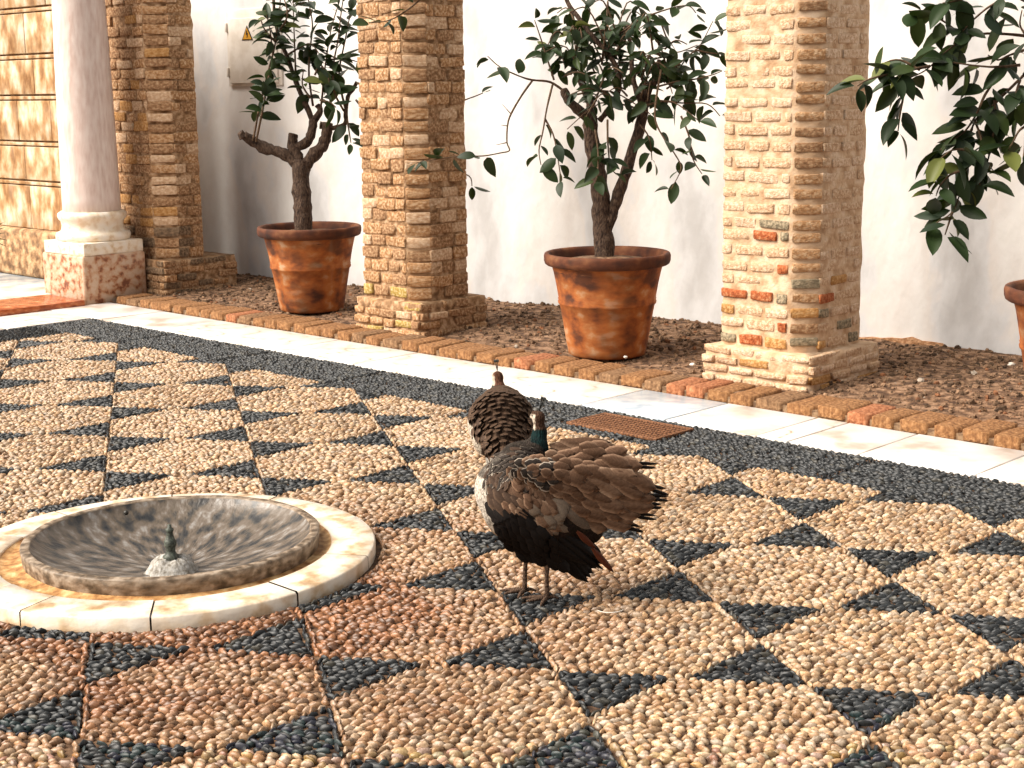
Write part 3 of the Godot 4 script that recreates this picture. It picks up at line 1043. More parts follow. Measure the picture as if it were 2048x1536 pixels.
func lay_course(p: Node3D, a: Vector2, b: Vector2, y: float, pitch: float, row: int, style: int, chamfer: bool, is_base: bool, shapes: Array, shoulder := false) -> void:
	var d := (b - a).normalized()
	var out_ := Vector2(-d.y, d.x)          # a to b runs so that the outside lies to its left in (x, z)
	var whole := (b - a).length()
	if out_.dot((a + b) / 2 - Vector2(p.position.x, p.position.z)) < 0:
		out_ = -out_
	var x := 0.0
	var joint := 0.024 if style == 3 else 0.014
	if is_base:
		joint = 0.014
	var high := pitch - (0.028 if style == 3 and not is_base else 0.013)
	var lengths := []
	if chamfer:
		lengths = [whole - 0.004]
	else:
		var first := rng.randf_range(0.06, 0.12) if row % 2 == 0 else rng.randf_range(0.14, 0.19)
		var left := whole
		var nxt := first
		while left > 0.05:
			if left - nxt < 0.055:
				nxt = left
			lengths.append(nxt - joint)
			left -= nxt
			nxt = rng.randf_range(0.13, 0.2) if style != 2 else rng.randf_range(0.09, 0.19)
	for k in lengths.size():
		var w: float = lengths[k]
		var cx: float = x + w * 0.5 + (0.002 if chamfer else 0.0)
		x += w + joint
		var h := high * rng.randf_range(0.86, 1.08)
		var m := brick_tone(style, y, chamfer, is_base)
		var proud := rng.randf_range(0.0, 0.005)
		if chamfer and style == 3:
			proud = rng.randf_range(-0.003, 0.001)
		if style != 3 or is_base:
			proud = rng.randf_range(-0.009, 0.008)
			if not chamfer and rng.randf() < 0.025:
				continue
		if style == 3 and not is_base and not chamfer:
			if m == "brick_pale" or m == "brick_limed":
				proud -= 0.0035
			if rng.randf() < 0.06:
				continue
		var deep := 0.03
		var q := a + d * cx + out_ * (proud - deep * 0.5 + 0.002)
		if shoulder:
			q -= out_ * 0.012
		var right := Vector3(d.x, 0, d.y)
		var fwd := Vector3(out_.x, 0, out_.y)
		if right.cross(Vector3.UP).dot(fwd) < 0:
			right = -right
		var bs := Basis(right, Vector3.UP, fwd) * Basis(Vector3.BACK, rng.randfn(0, 0.02) if not chamfer else rng.randfn(0, 0.008)) * Basis.from_scale(Vector3(w, h, deep))
		part("brick", shapes[rng.randi() % shapes.size()], M[m], p, Transform3D(bs, Vector3(q.x, y + rng.randfn(0, 0.0018), q.y) - p.position))


func brick_tone(style: int, y: float, chamfer: bool, is_base: bool) -> String:
	var t := rng.randf()
	if style == 3:
		if is_base:
			return "brick_red" if t < 0.08 else ("brick_limed" if t < 0.5 else ("brick_ochre" if t < 0.6 else "brick_pale"))
		if y < 0.95:
			var low: float = clamp((0.95 - y) * 1.6, 0.0, 1.0)
			if t < 0.11 * low:
				return "brick_red"
			if t < 0.3 * low:
				return "brick_grey"
			if t < 0.55 * low:
				return "brick_ochre"
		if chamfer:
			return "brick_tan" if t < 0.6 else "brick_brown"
		return "brick_pale" if rng.randf() < 0.55 else "brick_limed"
	if style == 2:
		if y < 0.5 and t < 0.06 and not chamfer:
			return "brick_mossy"
		if t < 0.3:
			return "brick_limed"
		return "brick_tan" if t < 0.66 else "brick_brown"
	if y < 0.55 and t < 0.45:
		return "brick_dark"
	if t < 0.2:
		return "brick_limed"
	return "brick_ochre" if t < 0.3 else ("brick_tan" if t < 0.62 else "brick_brown")


# ---------------------------------------------------------------- fountain basin and grate

func basin() -> void:
	var b := thing("fountain_basin", "round sunken marble fountain basin with a dark bronze jet", "fountain", BASIN)
	var cuts := [0.0, 0.66, 1.25, 1.62, 2.2, 2.62, 3.1, 3.75, 4.35, 5.0, 5.7, TAU]
	for k in cuts.size() - 1:
		var g := 0.004
		var prof := [Vector2(0.532, 0.0), Vector2(0.532, 0.038), Vector2(0.536, 0.043), Vector2(0.671, 0.043), Vector2(0.677, 0.037), Vector2(0.678, -0.01)]
		var o := part("ring_stone", lathe(prof, int(max(4.0, (cuts[k + 1] - cuts[k]) * 12)), 0.004, 60 + k, cuts[k] + g, cuts[k + 1] - g), M["ring_marble"], b)
		o.position.y = rng.randf_range(-0.002, 0.002)
	part("gutter", lathe([Vector2(0.455, 0.04), Vector2(0.478, 0.035), Vector2(0.5, 0.031), Vector2(0.518, 0.032), Vector2(0.535, 0.039)], 72, 0.004, 9), M["gutter_stone"], b)
	var bowl := part("bowl", lathe([Vector2(0.004, -0.035), Vector2(0.1, -0.032), Vector2(0.2, -0.02), Vector2(0.29, 0.002), Vector2(0.36, 0.026), Vector2(0.41, 0.052), Vector2(0.438, 0.073), Vector2(0.446, 0.084)], 96, 0.003, 19), M["bowl_marble"], b)
	bowl.position = Vector3(0.012, 0, -0.012)
	var rim := part("rim", lathe([Vector2(0.444, 0.078), Vector2(0.447, 0.086), Vector2(0.451, 0.0885), Vector2(0.474, 0.0875), Vector2(0.478, 0.083), Vector2(0.476, 0.065), Vector2(0.472, 0.03), Vector2(0.46, 0.0)], 96, 0.006, 29), M["rim_marble"], b)
	rim.position = Vector3(0.012, 0, -0.012)
	var jet := part("jet", lathe([Vector2(0.024, 0.01), Vector2(0.027, 0.02), Vector2(0.019, 0.027), Vector2(0.015, 0.036), Vector2(0.016, 0.05), Vector2(0.0195, 0.056), Vector2(0.0205, 0.07), Vector2(0.016, 0.076), Vector2(0.012, 0.088), Vector2(0.01, 0.1), Vector2(0.013, 0.106), Vector2(0.0135, 0.112), Vector2(0.007, 0.116), Vector2(0.0065, 0.126), Vector2(0.0, 0.128)], 20), M["bronze"], b)
	jet.position = Vector3(0.03, 0, 0.01)
	part("mound", lathe([Vector2(0.086, -0.042), Vector2(0.078, -0.03), Vector2(0.066, -0.012), Vector2(0.056, 0.004), Vector2(0.042, 0.013), Vector2(0.0, 0.016)], 30, 0.24, 3), M["mound_stone"], b, Transform3D(Basis.IDENTITY, Vector3(0.03, 0, 0.01)))
	var plug := SphereMesh.new()
	plug.radius = 0.009
	plug.height = 0.018
	plug.radial_segments = 12
	plug.rings = 6
	part("overflow_hole", plug, M["sign_black"], b, Transform3D(Basis.IDENTITY, Vector3(0.03 - 0.405, 0.07, -0.08)))


func grate() -> void:
	var g := thing("drain_grate", "flat rusty iron drain grate beside the marble border", "drain grate", Vector3(4.87, 0.012, 0.21))
	var w := 0.52
	var d := 0.27
	for s in [-1, 1]:
		part("frame_bar", bevel_box(Vector3(w, 0.014, 0.014), 0.003), M["rust"], g, Transform3D(Basis.IDENTITY, Vector3(0, 0, s * (d / 2 - 0.007))))
		part("frame_bar", bevel_box(Vector3(0.014, 0.014, d - 0.03), 0.003), M["rust"], g, Transform3D(Basis.IDENTITY, Vector3(s * (w / 2 - 0.007), 0, 0)))
	var bar := bevel_box(Vector3(0.0075, 0.011, d - 0.03), 0.002)
	for k in 30:
		part("bar", bar, M["rust"], g, Transform3D(Basis.IDENTITY, Vector3(-w / 2 + 0.022 + k * (w - 0.044) / 29.0, 0.001, 0)))
	var cross := bevel_box(Vector3(w - 0.03, 0.006, 0.006), 0.001)
	for k in 8:
		part("cross_bar", cross, M["rust"], g, Transform3D(Basis.IDENTITY, Vector3(0, 0.004, -d / 2 + 0.03 + k * (d - 0.06) / 7.0)))
	part("tray", bevel_box(Vector3(w - 0.02, 0.004, d - 0.02), 0.001), M["rust"], g, Transform3D(Basis.IDENTITY, Vector3(0, -0.006, 0)))


# ---------------------------------------------------------------- pots

const POT_1 := Vector3(1.085, 0.05, -1.03)
const POT_2 := Vector3(3.73, 0.05, -0.985)
const POT_3 := Vector3(6.33, 0.05, -1.17)


func pots() -> void:
	var spots := [[POT_1, "terracotta pot with dark rim, left of the two with visible trees", 0.4], [POT_2, "terracotta pot between the tan and the pale brick pillars", 2.1], [POT_3, "terracotta pot rim just showing at the right edge of the view", 4.0]]
	for k in 3:
		var s: Array = spots[k]
		var p := thing("terracotta_pot", s[1], "flower pot", s[0], s[2], "terracotta pots along the wall")
		var body := [Vector2(0.0, 0.012), Vector2(0.2, 0.004), Vector2(0.214, 0.014), Vector2(0.219, 0.045), Vector2(0.226, 0.08), Vector2(0.246, 0.2), Vector2(0.262, 0.285), Vector2(0.270, 0.292), Vector2(0.272, 0.302), Vector2(0.268, 0.310), Vector2(0.271, 0.318), Vector2(0.268, 0.325), Vector2(0.281, 0.4), Vector2(0.295, 0.465), Vector2(0.305, 0.502)]
		part("pot_body", lathe(body, 64, 0.006, 70 + k), M["terracotta"], p)
		var rim := [Vector2(0.302, 0.498), Vector2(0.33, 0.504), Vector2(0.342, 0.512), Vector2(0.347, 0.528), Vector2(0.348, 0.555), Vector2(0.344, 0.567), Vector2(0.336, 0.571), Vector2(0.322, 0.568), Vector2(0.314, 0.556), Vector2(0.302, 0.51), Vector2(0.296, 0.47)]
		part("pot_rim", lathe(rim, 64, 0.006, 80 + k), M["terracotta_dark"], p)
		part("potting_soil", lathe([Vector2(0.3, 0.515), Vector2(0.22, 0.53), Vector2(0.12, 0.535), Vector2(0.0, 0.54)], 30, 0.03, 90 + k), M["soil"], p)


# ---------------------------------------------------------------- trees

func leaf_shape(length: float, width: float, fold: float, droop: float) -> ArrayMesh:
	var st := begin()
	st.set_smooth_group(0)
	var n := 6
	var rows := []
	for k in n + 1:
		var t := float(k) / n
		var w: float = width * pow(sin(PI * pow(t, 0.85)), 0.75) * 0.5
		if k == 0 or k == n:
			w = 0.0006
		var y := -droop * length * t * t
		var z := length * t
		rows.append([Vector3(-w, y + fold * w, z), Vector3(-w * 0.5, y + fold * w * 0.3, z), Vector3(0, y - 0.0, z), Vector3(w * 0.5, y + fold * w * 0.3, z), Vector3(w, y + fold * w, z)])
	for k in n:
		for i in 4:
			quad(st, rows[k][i], rows[k + 1][i], rows[k + 1][i + 1], rows[k][i + 1])
	return done(st)


func basis_along(d: Vector3, up: Vector3) -> Basis:
	var z := d.normalized()
	var x := up.cross(z)
	if x.length() < 0.05:
		x = Vector3.RIGHT.cross(z)
	x = x.normalized()
	return Basis(x, z.cross(x), z)


var leaf_meshes := []
var leaf_count := 0
var leaf_rest := []
var leaf_rest_colors := []


func branch(tree: Node3D, called: String, pts: Array, r0: float, r1: float, rough := 0.25) -> Array:
	var local := []
	for p in pts:
		local.append(p - tree.position)
	var path := bent(local, 4)
	var radii := []
	for k in path.size():
		radii.append(lerp(r0, r1, float(k) / (path.size() - 1)) * (1.0 + rng.randf_range(-0.07, 0.07)))
	var st := begin()
	st.set_smooth_group(0)
	tube(st, path, radii, 9 if r0 > 0.012 else 6, rough, rng.randi() % 1000)
	part(called, done(st), M["bark"] if r0 > 0.012 else M["twig"], tree)
	return path


func leaves_on(tree: Node3D, path: Array, spacing: float, size: float, from := 0.0, side_pull := Vector3.ZERO) -> void:
	var run := 0.0
	var flip := 1.0
	for k in path.size() - 1:
		var a: Vector3 = path[k]
		var b: Vector3 = path[k + 1]
		var d := (b - a).normalized()
		var l := (b - a).length()
		var t := spacing - run
		while t < l:
			if float(k) / path.size() >= from:
				add_leaf(tree, a.lerp(b, t / l), d, flip, size, side_pull)
				flip = -flip
			t += spacing * rng.randf_range(0.7, 1.35)
		run = fmod(run + l, spacing)
	add_leaf(tree, path[-1], (path[-1] - path[-2]).normalized(), 0.2, size, side_pull)


func add_leaf(tree: Node3D, p: Vector3, d: Vector3, flip: float, size: float, pull: Vector3) -> void:
	var across := d.cross(Vector3(rng.randf_range(-1, 1), rng.randf_range(-1, 1), rng.randf_range(-1, 1)).normalized())
	across = (across.normalized() * 0.75 + see_r * flip * 0.7)
	var dir := (d * 0.45 + across + Vector3.DOWN * rng.randf_range(-0.25, 0.8) + pull).normalized()
	var up := (Vector3.UP * 0.8 - see_f * rng.randf_range(-0.1, 1.1) + Vector3(rng.randf_range(-0.7, 0.7), 0.1, rng.randf_range(-0.7, 0.7))).normalized()
	var s := size * rng.randf_range(0.62, 1.15)
	var m := "leaf_%d" % [0, 1, 1, 2, 0, 3, 1, 0, 2, 3][rng.randi() % 10]
	if rng.randf() < 0.04:
		m = "leaf_4"
	var xf := Transform3D(basis_along(dir, up) * Basis.from_scale(Vector3(s, s, s)), p + dir * 0.012)
	if leaf_count < 298:
		part("leaf", leaf_meshes[rng.randi() % leaf_meshes.size()], M[m], tree, xf)
	else:
		leaf_rest.append(xf)
	leaf_count += 1


func more_leaves(tree: Node3D) -> void:
	print(tree.name, " leaves ", leaf_count)
	if leaf_rest.size() > 0:
		stuff("leaves", leaf_meshes[1], M["leaf_1"], tree, leaf_rest, [])
	leaf_rest = []
	leaf_count = 0


func pts_at(list: Array, depth: float) -> Array:
	var out := []
	for q in list:
		out.append(at(q[0], q[1], depth - (q[2] if q.size() > 2 else 0.0)))
	return out


func trees() -> void:
	for k in 5:
		leaf_meshes.append(leaf_shape(1.0, 0.46 + 0.05 * (k % 3), [0.25, 0.5, 0.1, 0.7, -0.2][k], [0.12, 0.25, 0.4, 0.2, 0.05][k]))
	tree_middle()
	tree_left()
	tree_right()


func tree_middle() -> void:
	var t := thing("lemon_tree", "bushy lemon tree with two stems in the middle pot", "tree", POT_2 + Vector3(0, 0.53, 0), 0.0, "potted lemon trees")
	leaf_count = 0
	var d := (POT_2 - CAM).dot(see_f)
	branch(t, "trunk", pts_at([[1210, 522], [1207, 480], [1203, 430], [1199, 380], [1192, 325], [1182, 275], [1182, 232]], d), 0.06, 0.04, 0.3)
	branch(t, "trunk", pts_at([[1206, 470], [1222, 430], [1243, 372], [1262, 312, 0.02], [1278, 262, 0.03], [1288, 215, 0.05], [1294, 168, 0.05]], d), 0.038, 0.026, 0.3)
	var limbs := [
		[[[1184, 240], [1160, 222, 0.05], [1136, 200, 0.08], [1128, 178, 0.08]], 0.03, 0.022],
		[[[1183, 240], [1180, 205, -0.05], [1166, 172, -0.08], [1152, 146, -0.05]], 0.028, 0.016],
		[[[1200, 240], [1228, 205, 0.08], [1238, 165, 0.1], [1228, 125, 0.12], [1190, 78, 0.1], [1160, 40, 0.05], [1134, 2, 0.0], [1124, -40, 0.0]], 0.018, 0.012],
		[[[1288, 215, 0.05], [1275, 185, 0.1], [1265, 150, 0.12], [1262, 100, 0.1], [1254, 50, 0.1]], 0.018, 0.010],
		[[[1290, 200, 0.05], [1302, 170, 0.12], [1310, 165, 0.12], [1318, 120, 0.1]], 0.022, 0.012],
	]
	for l in limbs:
		branch(t, "limb", pts_at(l[0], d), l[1], l[2], 0.4)
	var size := 0.116
	var sprays := [
		[[1128, 182, 0.08], [1100, 164, 0.1], [1065, 160, 0.15], [1038, 152, 0.2], [1000, 134, 0.25], [975, 112, 0.28]],
		[[1108, 160, 0.1], [1092, 110, 0.1], [1080, 72, 0.1], [1069, 40, 0.1]],
		[[1105, 170, 0.1], [1094, 215, 0.16], [1086, 262, 0.18], [1078, 300, 0.18], [1082, 330, 0.18]],
		[[1090, 238, 0.16], [1106, 268, 0.18], [1114, 305, 0.2], [1122, 360, 0.2]],
		[[1240, 68, 0.1], [1275, 42, 0.14], [1312, 26, 0.16], [1352, 14, 0.16], [1378, 12, 0.14], [1392, 26, 0.14]],
		[[1292, 172, 0.1], [1338, 142, 0.14], [1384, 106, 0.12], [1402, 88, 0.1], [1426, 42, 0.1]],
		[[1300, 178, 0.1], [1350, 164, 0.16], [1392, 158, 0.16], [1424, 150, 0.14], [1444, 142, 0.14]],
		[[1306, 200, 0.1], [1364, 206, 0.2], [1414, 208, 0.2], [1440, 232, 0.18]],
		[[1322, 140, 0.2], [1312, 200, 0.26], [1311, 242, 0.26], [1330, 280, 0.26], [1352, 312, 0.25], [1362, 338, 0.25], [1342, 378, 0.25]],
		[[1362, 232, 0.2], [1378, 272, 0.2], [1386, 318, 0.2], [1404, 348, 0.2]],
		[[1215, 240, 0.1], [1216, 290, 0.2], [1222, 335, 0.22], [1238, 352, 0.22]],
		[[1190, 260, 0.1], [1196, 300, 0.2], [1196, 340, 0.24], [1192, 362, 0.24]],
		[[1280, 250, 0.1], [1298, 275, 0.16], [1304, 320, 0.16]],
		[[1160, 150, 0.0], [1120, 110, 0.05], [1096, 96, 0.05]],
		[[1390, 100, 0.12], [1415, 105, 0.1], [1440, 108, 0.1]],
		[[1320, 40, 0.1], [1335, 80, 0.1], [1350, 105, 0.1], [1395, 90, 0.1]],
	]
	for k in sprays.size():
		var path := branch(t, "twig", pts_at(sprays[k], d), 0.008 if k == 0 else 0.006, 0.0025, 0.2)
		leaves_on(t, path, 0.038 if k not in [0, 2, 8] else 0.06, size, 0.45 if k == 0 else (0.3 if k in [2, 8, 3] else 0.15))
	# the bare hanging shoot whose end reaches before the tan pillar
	var long_ := branch(t, "twig", pts_at([[1065, 161, 0.15], [1044, 190, 0.2], [1022, 228, 0.22], [1015, 252, 0.24], [1014, 285, 0.25], [1019, 301, 0.26], [1000, 306, 0.26], [965, 312, 0.26], [920, 312, 0.24], [875, 318, 0.24], [832, 326, 0.24]], d), 0.006, 0.0025, 0.2)
	leaves_on(t, long_, 0.045, 0.115, 0.62)
	for s in [[[1022, 228, 0.22], [1004, 208, 0.22]], [[1015, 252, 0.24], [1002, 250, 0.24]], [[1014, 285, 0.25], [992, 290, 0.25]]]:
		branch(t, "thorn", pts_at(s, d), 0.0035, 0.0012, 0.0)
	# shoot that hangs in from above, before the tan pillar
	var over := branch(t, "twig", pts_at([[1124, -40], [1020, -110, 0.1], [930, -80, 0.1], [862, -20, 0.1], [820, 16, 0.1], [780, 40, 0.1], [738, 46, 0.1]], d), 0.008, 0.0025, 0.2)
	leaves_on(t, over, 0.045, 0.12, 0.58)
	# the dense middle of the crown
	for k in 62:
		var sx := rng.randf_range(1120, 1345)
		var sy := rng.randf_range(60, 215)
		var ex := sx + rng.randfn(0, 55)
		var ey := sy + rng.randf_range(-75, 50)
		var z := rng.randf_range(-0.2, 0.32)
		var path := branch(t, "twig", pts_at([[sx, sy, z * 0.5], [(sx + ex) / 2, min(sy, ey) - 8, z * 0.8], [ex, ey, z]], d), 0.006, 0.0025, 0.2)
		leaves_on(t, path, 0.05, size * 0.92, 0.1)
	more_leaves(t)


func tree_left() -> void:
	var t := thing("lemon_tree", "sparse lemon tree with cut stubs and upright shoots in the left pot", "tree", POT_1 + Vector3(0, 0.53, 0), 0.0, "potted lemon trees")
	leaf_count = 0
	var d := (POT_1 - CAM).dot(see_f)
	branch(t, "trunk", pts_at([[607, 470], [606, 425], [603, 385], [601, 345], [603, 322]], d), 0.062, 0.06, 0.25)
	for l in [
		[[[600, 334], [576, 312], [546, 301], [515, 289], [487, 270, 0.04]], 0.042, 0.034],
		[[[487, 274, 0.04], [480, 264, 0.06]], 0.03, 0.022],
		[[[602, 330], [592, 306], [584, 286], [587, 268]], 0.04, 0.032],
		[[[588, 296], [612, 285], [622, 266], [628, 240]], 0.034, 0.03],
		[[[627, 244], [605, 196], [588, 152], [571, 106], [560, 78], [550, 40], [546, -20]], 0.02, 0.010],
		[[[628, 242], [640, 222], [634, 210]], 0.026, 0.018],
		[[[610, 332], [631, 306], [646, 290], [652, 268], [655, 246]], 0.044, 0.036],
		[[[656, 256], [680, 254], [691, 244], [692, 222], [696, 194], [706, 178], [714, 164]], 0.018, 0.012],
		[[[640, 250], [652, 252]], 0.024, 0.02]]:
		branch(t, "limb", pts_at(l[0], d), l[1], l[2], 0.45)
	var size := 0.135
	var shoots := [
		[[506, 282, 0.05], [518, 220, 0.1], [534, 152, 0.1], [548, 100, 0.1], [554, 60, 0.1], [560, 10, 0.1], [562, -30, 0.1]],
		[[512, 284, 0.05], [526, 216, 0.12], [536, 160, 0.12], [545, 118, 0.14], [540, 60, 0.16], [530, 20, 0.16]],
		[[626, 212, 0.0], [618, 152, 0.05], [620, 100, 0.05], [625, 50, 0.05], [617, 0, 0.05], [615, -30, 0.05]],
		[[688, 222, 0.0], [668, 182, 0.08], [667, 130, 0.08], [676, 80, 0.08], [683, 20, 0.06], [690, -20, 0.06]],
		[[690, 215, 0.0], [678, 150, 0.02], [690, 82, 0.02], [702, 20, 0.0]],
		[[592, 160, 0.0], [590, 110, -0.05], [588, 60, -0.05], [586, -10, -0.05]],
		[[640, 225, 0.0], [645, 188, 0.05], [648, 150, 0.06], [662, 60, 0.06], [680, 0, 0.06]],
		[[620, 195, 0.06], [605, 170, 0.1], [607, 140, 0.12]],
		[[575, 110, 0.0], [600, 95, 0.1], [622, 88, 0.12], [640, 110, 0.12]],
		[[640, 200, 0.08], [660, 205, 0.12], [672, 215, 0.14]],
		[[694, 236, 0.0], [698, 262, 0.06], [702, 286, 0.06]],
		[[560, 40, 0.1], [585, 15, 0.15], [610, 5, 0.15]],
		[[552, 85, 0.1], [530, 60, 0.18], [522, 40, 0.2]],
		[[645, 120, 0.05], [690, 118, 0.08], [716, 124, 0.08]],
		[[560, 60, 0.15], [575, 30, 0.2], [566, -10, 0.2]],
		[[630, 150, 0.1], [640, 130, 0.14], [655, 150, 0.14], [660, 172, 0.14]],
	]
	for k in shoots.size():
		var path := branch(t, "shoot", pts_at(shoots[k], d), 0.008, 0.003, 0.15)
		leaves_on(t, path, 0.024 if k < 2 else 0.033, size, 0.1)

	# shoot that passes behind the tan pillar and shows beyond it
	for s in [[[714, 166, 0.1], [800, 190, 0.3], [900, 205, 0.5], [940, 196, 0.55], [966, 186, 0.55]], [[712, 200, 0.1], [800, 300, 0.3], [900, 340, 0.5], [938, 352, 0.55], [944, 372, 0.55]]]:
		var path := branch(t, "shoot", pts_at(s, d), 0.008, 0.003, 0.15)
		leaves_on(t, path, 0.05, 0.12, 0.72)
	more_leaves(t)


func tree_right() -> void:
	var t := thing("lemon_tree", "large leafy lemon branches hanging in from the right edge", "tree", POT_3 + Vector3(0, 0.53, 0), 0.0, "potted lemon trees")
	leaf_count = 0
	var foot := POT_3 + Vector3(0, 0.52, 0)
	branch(t, "trunk", [foot, foot + Vector3(0.01, 0.3, 0.02), foot + Vector3(0.0, 0.6, 0.05), foot + Vector3(0.02, 0.85, 0.08)], 0.055, 0.045, 0.3)
	var fork := foot + Vector3(0.02, 0.82, 0.08)
	branch(t, "limb", [fork, at(2140, 210, 6.7), at(2090, 110, 6.2), at(2052, 72, 5.95)], 0.026, 0.010, 0.3)
	branch(t, "limb", [fork, at(2140, 260, 6.5), at(2095, 190, 6.0), at(2050, 148, 5.8)], 0.024, 0.009, 0.3)
	branch(t, "limb", [fork, at(2150, 120, 6.5), at(2080, 20, 6.1), at(2010, -20, 5.9)], 0.024, 0.009, 0.3)
	branch(t, "limb", [fork, at(2160, 280, 6.4), at(2100, 262, 6.0), at(2052, 252, 5.8)], 0.022, 0.008, 0.3)
	var d := 5.85
	var size := 0.128
	var twigs := [
		[[2052, 72], [2010, 68], [1962, 68], [1926, 80], [1895, 101], [1868, 126], [1842, 146], [1790, 166]],
		[[1926, 80], [1905, 56], [1880, 38], [1858, 26], [1826, 22]],
		[[2012, -18], [1996, 2], [1972, 18], [1942, 44], [1926, 62]],
		[[2012, -18], [1960, -8], [1900, 4], [1885, 6]],
		[[2050, 148], [2012, 185], [1976, 220], [1950, 242], [1936, 290], [1926, 340], [1920, 384], [1905, 424], [1868, 448]],
		[[1996, 152], [1970, 190], [1952, 230], [1930, 262], [1905, 280], [1880, 300]],
		[[2040, 130], [1990, 134], [1940, 130], [1890, 122]],
		[[1860, 132], [1820, 140], [1770, 150], [1735, 160], [1715, 172]],
		[[1812, 160], [1806, 196], [1800, 230], [1796, 262]],
		[[1840, 140], [1800, 120], [1770, 125]],
		[[2052, 252], [2038, 262], [2026, 284], [2016, 300]],
		[[2052, 262], [2050, 290], [2046, 318]],
		[[1988, 200], [1992, 240], [1984, 280], [1976, 320], [1966, 350]],
		[[1950, 242], [1965, 290], [1955, 340], [1960, 370]],
		[[1905, 424], [1898, 445], [1890, 470]],
		[[1926, 340], [1900, 350], [1880, 372], [1872, 392]],
		[[2050, 100], [2020, 110], [1996, 120], [1976, 110]],
		[[2052, 70], [2040, 50], [2044, 20]],
		[[2040, 160], [2030, 200], [2040, 230]],
		[[1935, 300], [1905, 300], [1878, 320]],
	]
	for k in twigs.size():
		var path := branch(t, "twig", pts_at(twigs[k], d - 0.03 * (k % 4)), 0.006, 0.0022, 0.15)
		leaves_on(t, path, 0.024, size, 0.35 if k in [0, 3] else 0.05)
	more_leaves(t)


# ---------------------------------------------------------------- peahens

# One body from tapered capsules, joined smoothly and meshed as surface nets. bones: [from, to, r from, r to, blend]
func body_mesh(bones: Array, cell: float, tint: Callable) -> SurfaceTool:
	var lo := Vector3.ONE * 1e9
	var hi := -lo
	for b in bones:
		var m: float = max(b[2], b[3]) + cell * 4
		lo = lo.min(b[0] - Vector3.ONE * m).min(b[1] - Vector3.ONE * m)
		hi = hi.max(b[0] + Vector3.ONE * m).max(b[1] + Vector3.ONE * m)
	var n := Vector3i(((hi - lo) / cell).ceil()) + Vector3i.ONE
	var f := PackedFloat32Array()
	f.resize(n.x * n.y * n.z)
	f.fill(1.0)
	for b in bones:
		var a: Vector3 = b[0]
		var ab: Vector3 = b[1] - a
		var ll: float = max(ab.length_squared(), 1e-9)
		var r0: float = b[2]
		var r1: float = b[3]
		var blend: float = b[4]
		var reach: float = max(r0, r1) + blend + cell * 2
		var i0 := Vector3i(((a.min(b[1]) - Vector3.ONE * reach - lo) / cell).floor()).clamp(Vector3i.ZERO, n - Vector3i.ONE)
		var i1 := Vector3i(((a.max(b[1]) + Vector3.ONE * reach - lo) / cell).ceil()).clamp(Vector3i.ZERO, n - Vector3i.ONE)
		for z in range(i0.z, i1.z + 1):
			for y in range(i0.y, i1.y + 1):
				var at_ := (z * n.y + y) * n.x
				for x in range(i0.x, i1.x + 1):
					var p := lo + Vector3(x, y, z) * cell - a
					var t: float = clampf(p.dot(ab) / ll, 0.0, 1.0)
					var dist: float = (p - ab * t).length() - lerpf(r0, r1, t)
					var old := f[at_ + x]
					var h: float = maxf(blend - absf(old - dist), 0.0) / blend
					f[at_ + x] = minf(old, dist) - h * h * blend * 0.25
	var verts := {}
	var st := begin()
	st.set_smooth_group(0)
	var step := [1, n.x, n.x * n.y]
	var pos := PackedVector3Array()
	for z in n.z - 1:
		for y in n.y - 1:
			for x in n.x - 1:
				var i := (z * n.y + y) * n.x + x
				var s := f[i] < 0.0
				if s == (f[i + 1] < 0.0) and s == (f[i + step[1]] < 0.0) and s == (f[i + step[2]] < 0.0) and s == (f[i + 1 + step[1]] < 0.0) and s == (f[i + 1 + step[2]] < 0.0) and s == (f[i + step[1] + step[2]] < 0.0) and s == (f[i + 1 + step[1] + step[2]] < 0.0):
					continue
				var sum := Vector3.ZERO
				var hits := 0
				for e in 12:
					var ax := e / 4
					var u := (ax + 1) % 3
					var v := (ax + 2) % 3
					var c0 := Vector3i.ZERO
					c0[u] = e & 1
					c0[v] = (e >> 1) & 1
					var k0: int = i + c0.x + c0.y * n.x + c0.z * n.x * n.y
					var k1: int = k0 + step[ax]
					if (f[k0] < 0.0) != (f[k1] < 0.0):
						var q := Vector3(c0)
						q[ax] += f[k0] / (f[k0] - f[k1])
						sum += q
						hits += 1
				verts[i] = pos.size()
				pos.append(lo + (Vector3(x, y, z) + sum / hits) * cell)
	for key in verts:
		var i: int = key
		for ax in 3:
			var u := (ax + 1) % 3
			var v := (ax + 2) % 3
			var a0 := f[i] < 0.0
			if a0 == (f[i + step[ax]] < 0.0):
				continue
			if not (verts.has(i - step[u]) and verts.has(i - step[v]) and verts.has(i - step[u] - step[v])):
				continue
			var q := [pos[verts[i]], pos[verts[i - step[u]]], pos[verts[i - step[u] - step[v]]], pos[verts[i - step[v]]]]
			if a0:
				q.reverse()
			for k in [0, 1, 2, 0, 2, 3]:
				st.set_color(tint.call(q[k]))
				st.add_vertex(q[k])
	return st


func shank(st: SurfaceTool, pts: Array, radii: Array, c: Color) -> void:
	st.set_color(c)
	tube(st, bent(pts, 3), spread(radii, 3), 8)


func spread(r: Array, steps: int) -> Array:
	var out := []
	for k in r.size() - 1:
		for s in steps:
			out.append(lerp(r[k], r[k + 1], float(s) / steps))
	out.append(r[-1])
	return out


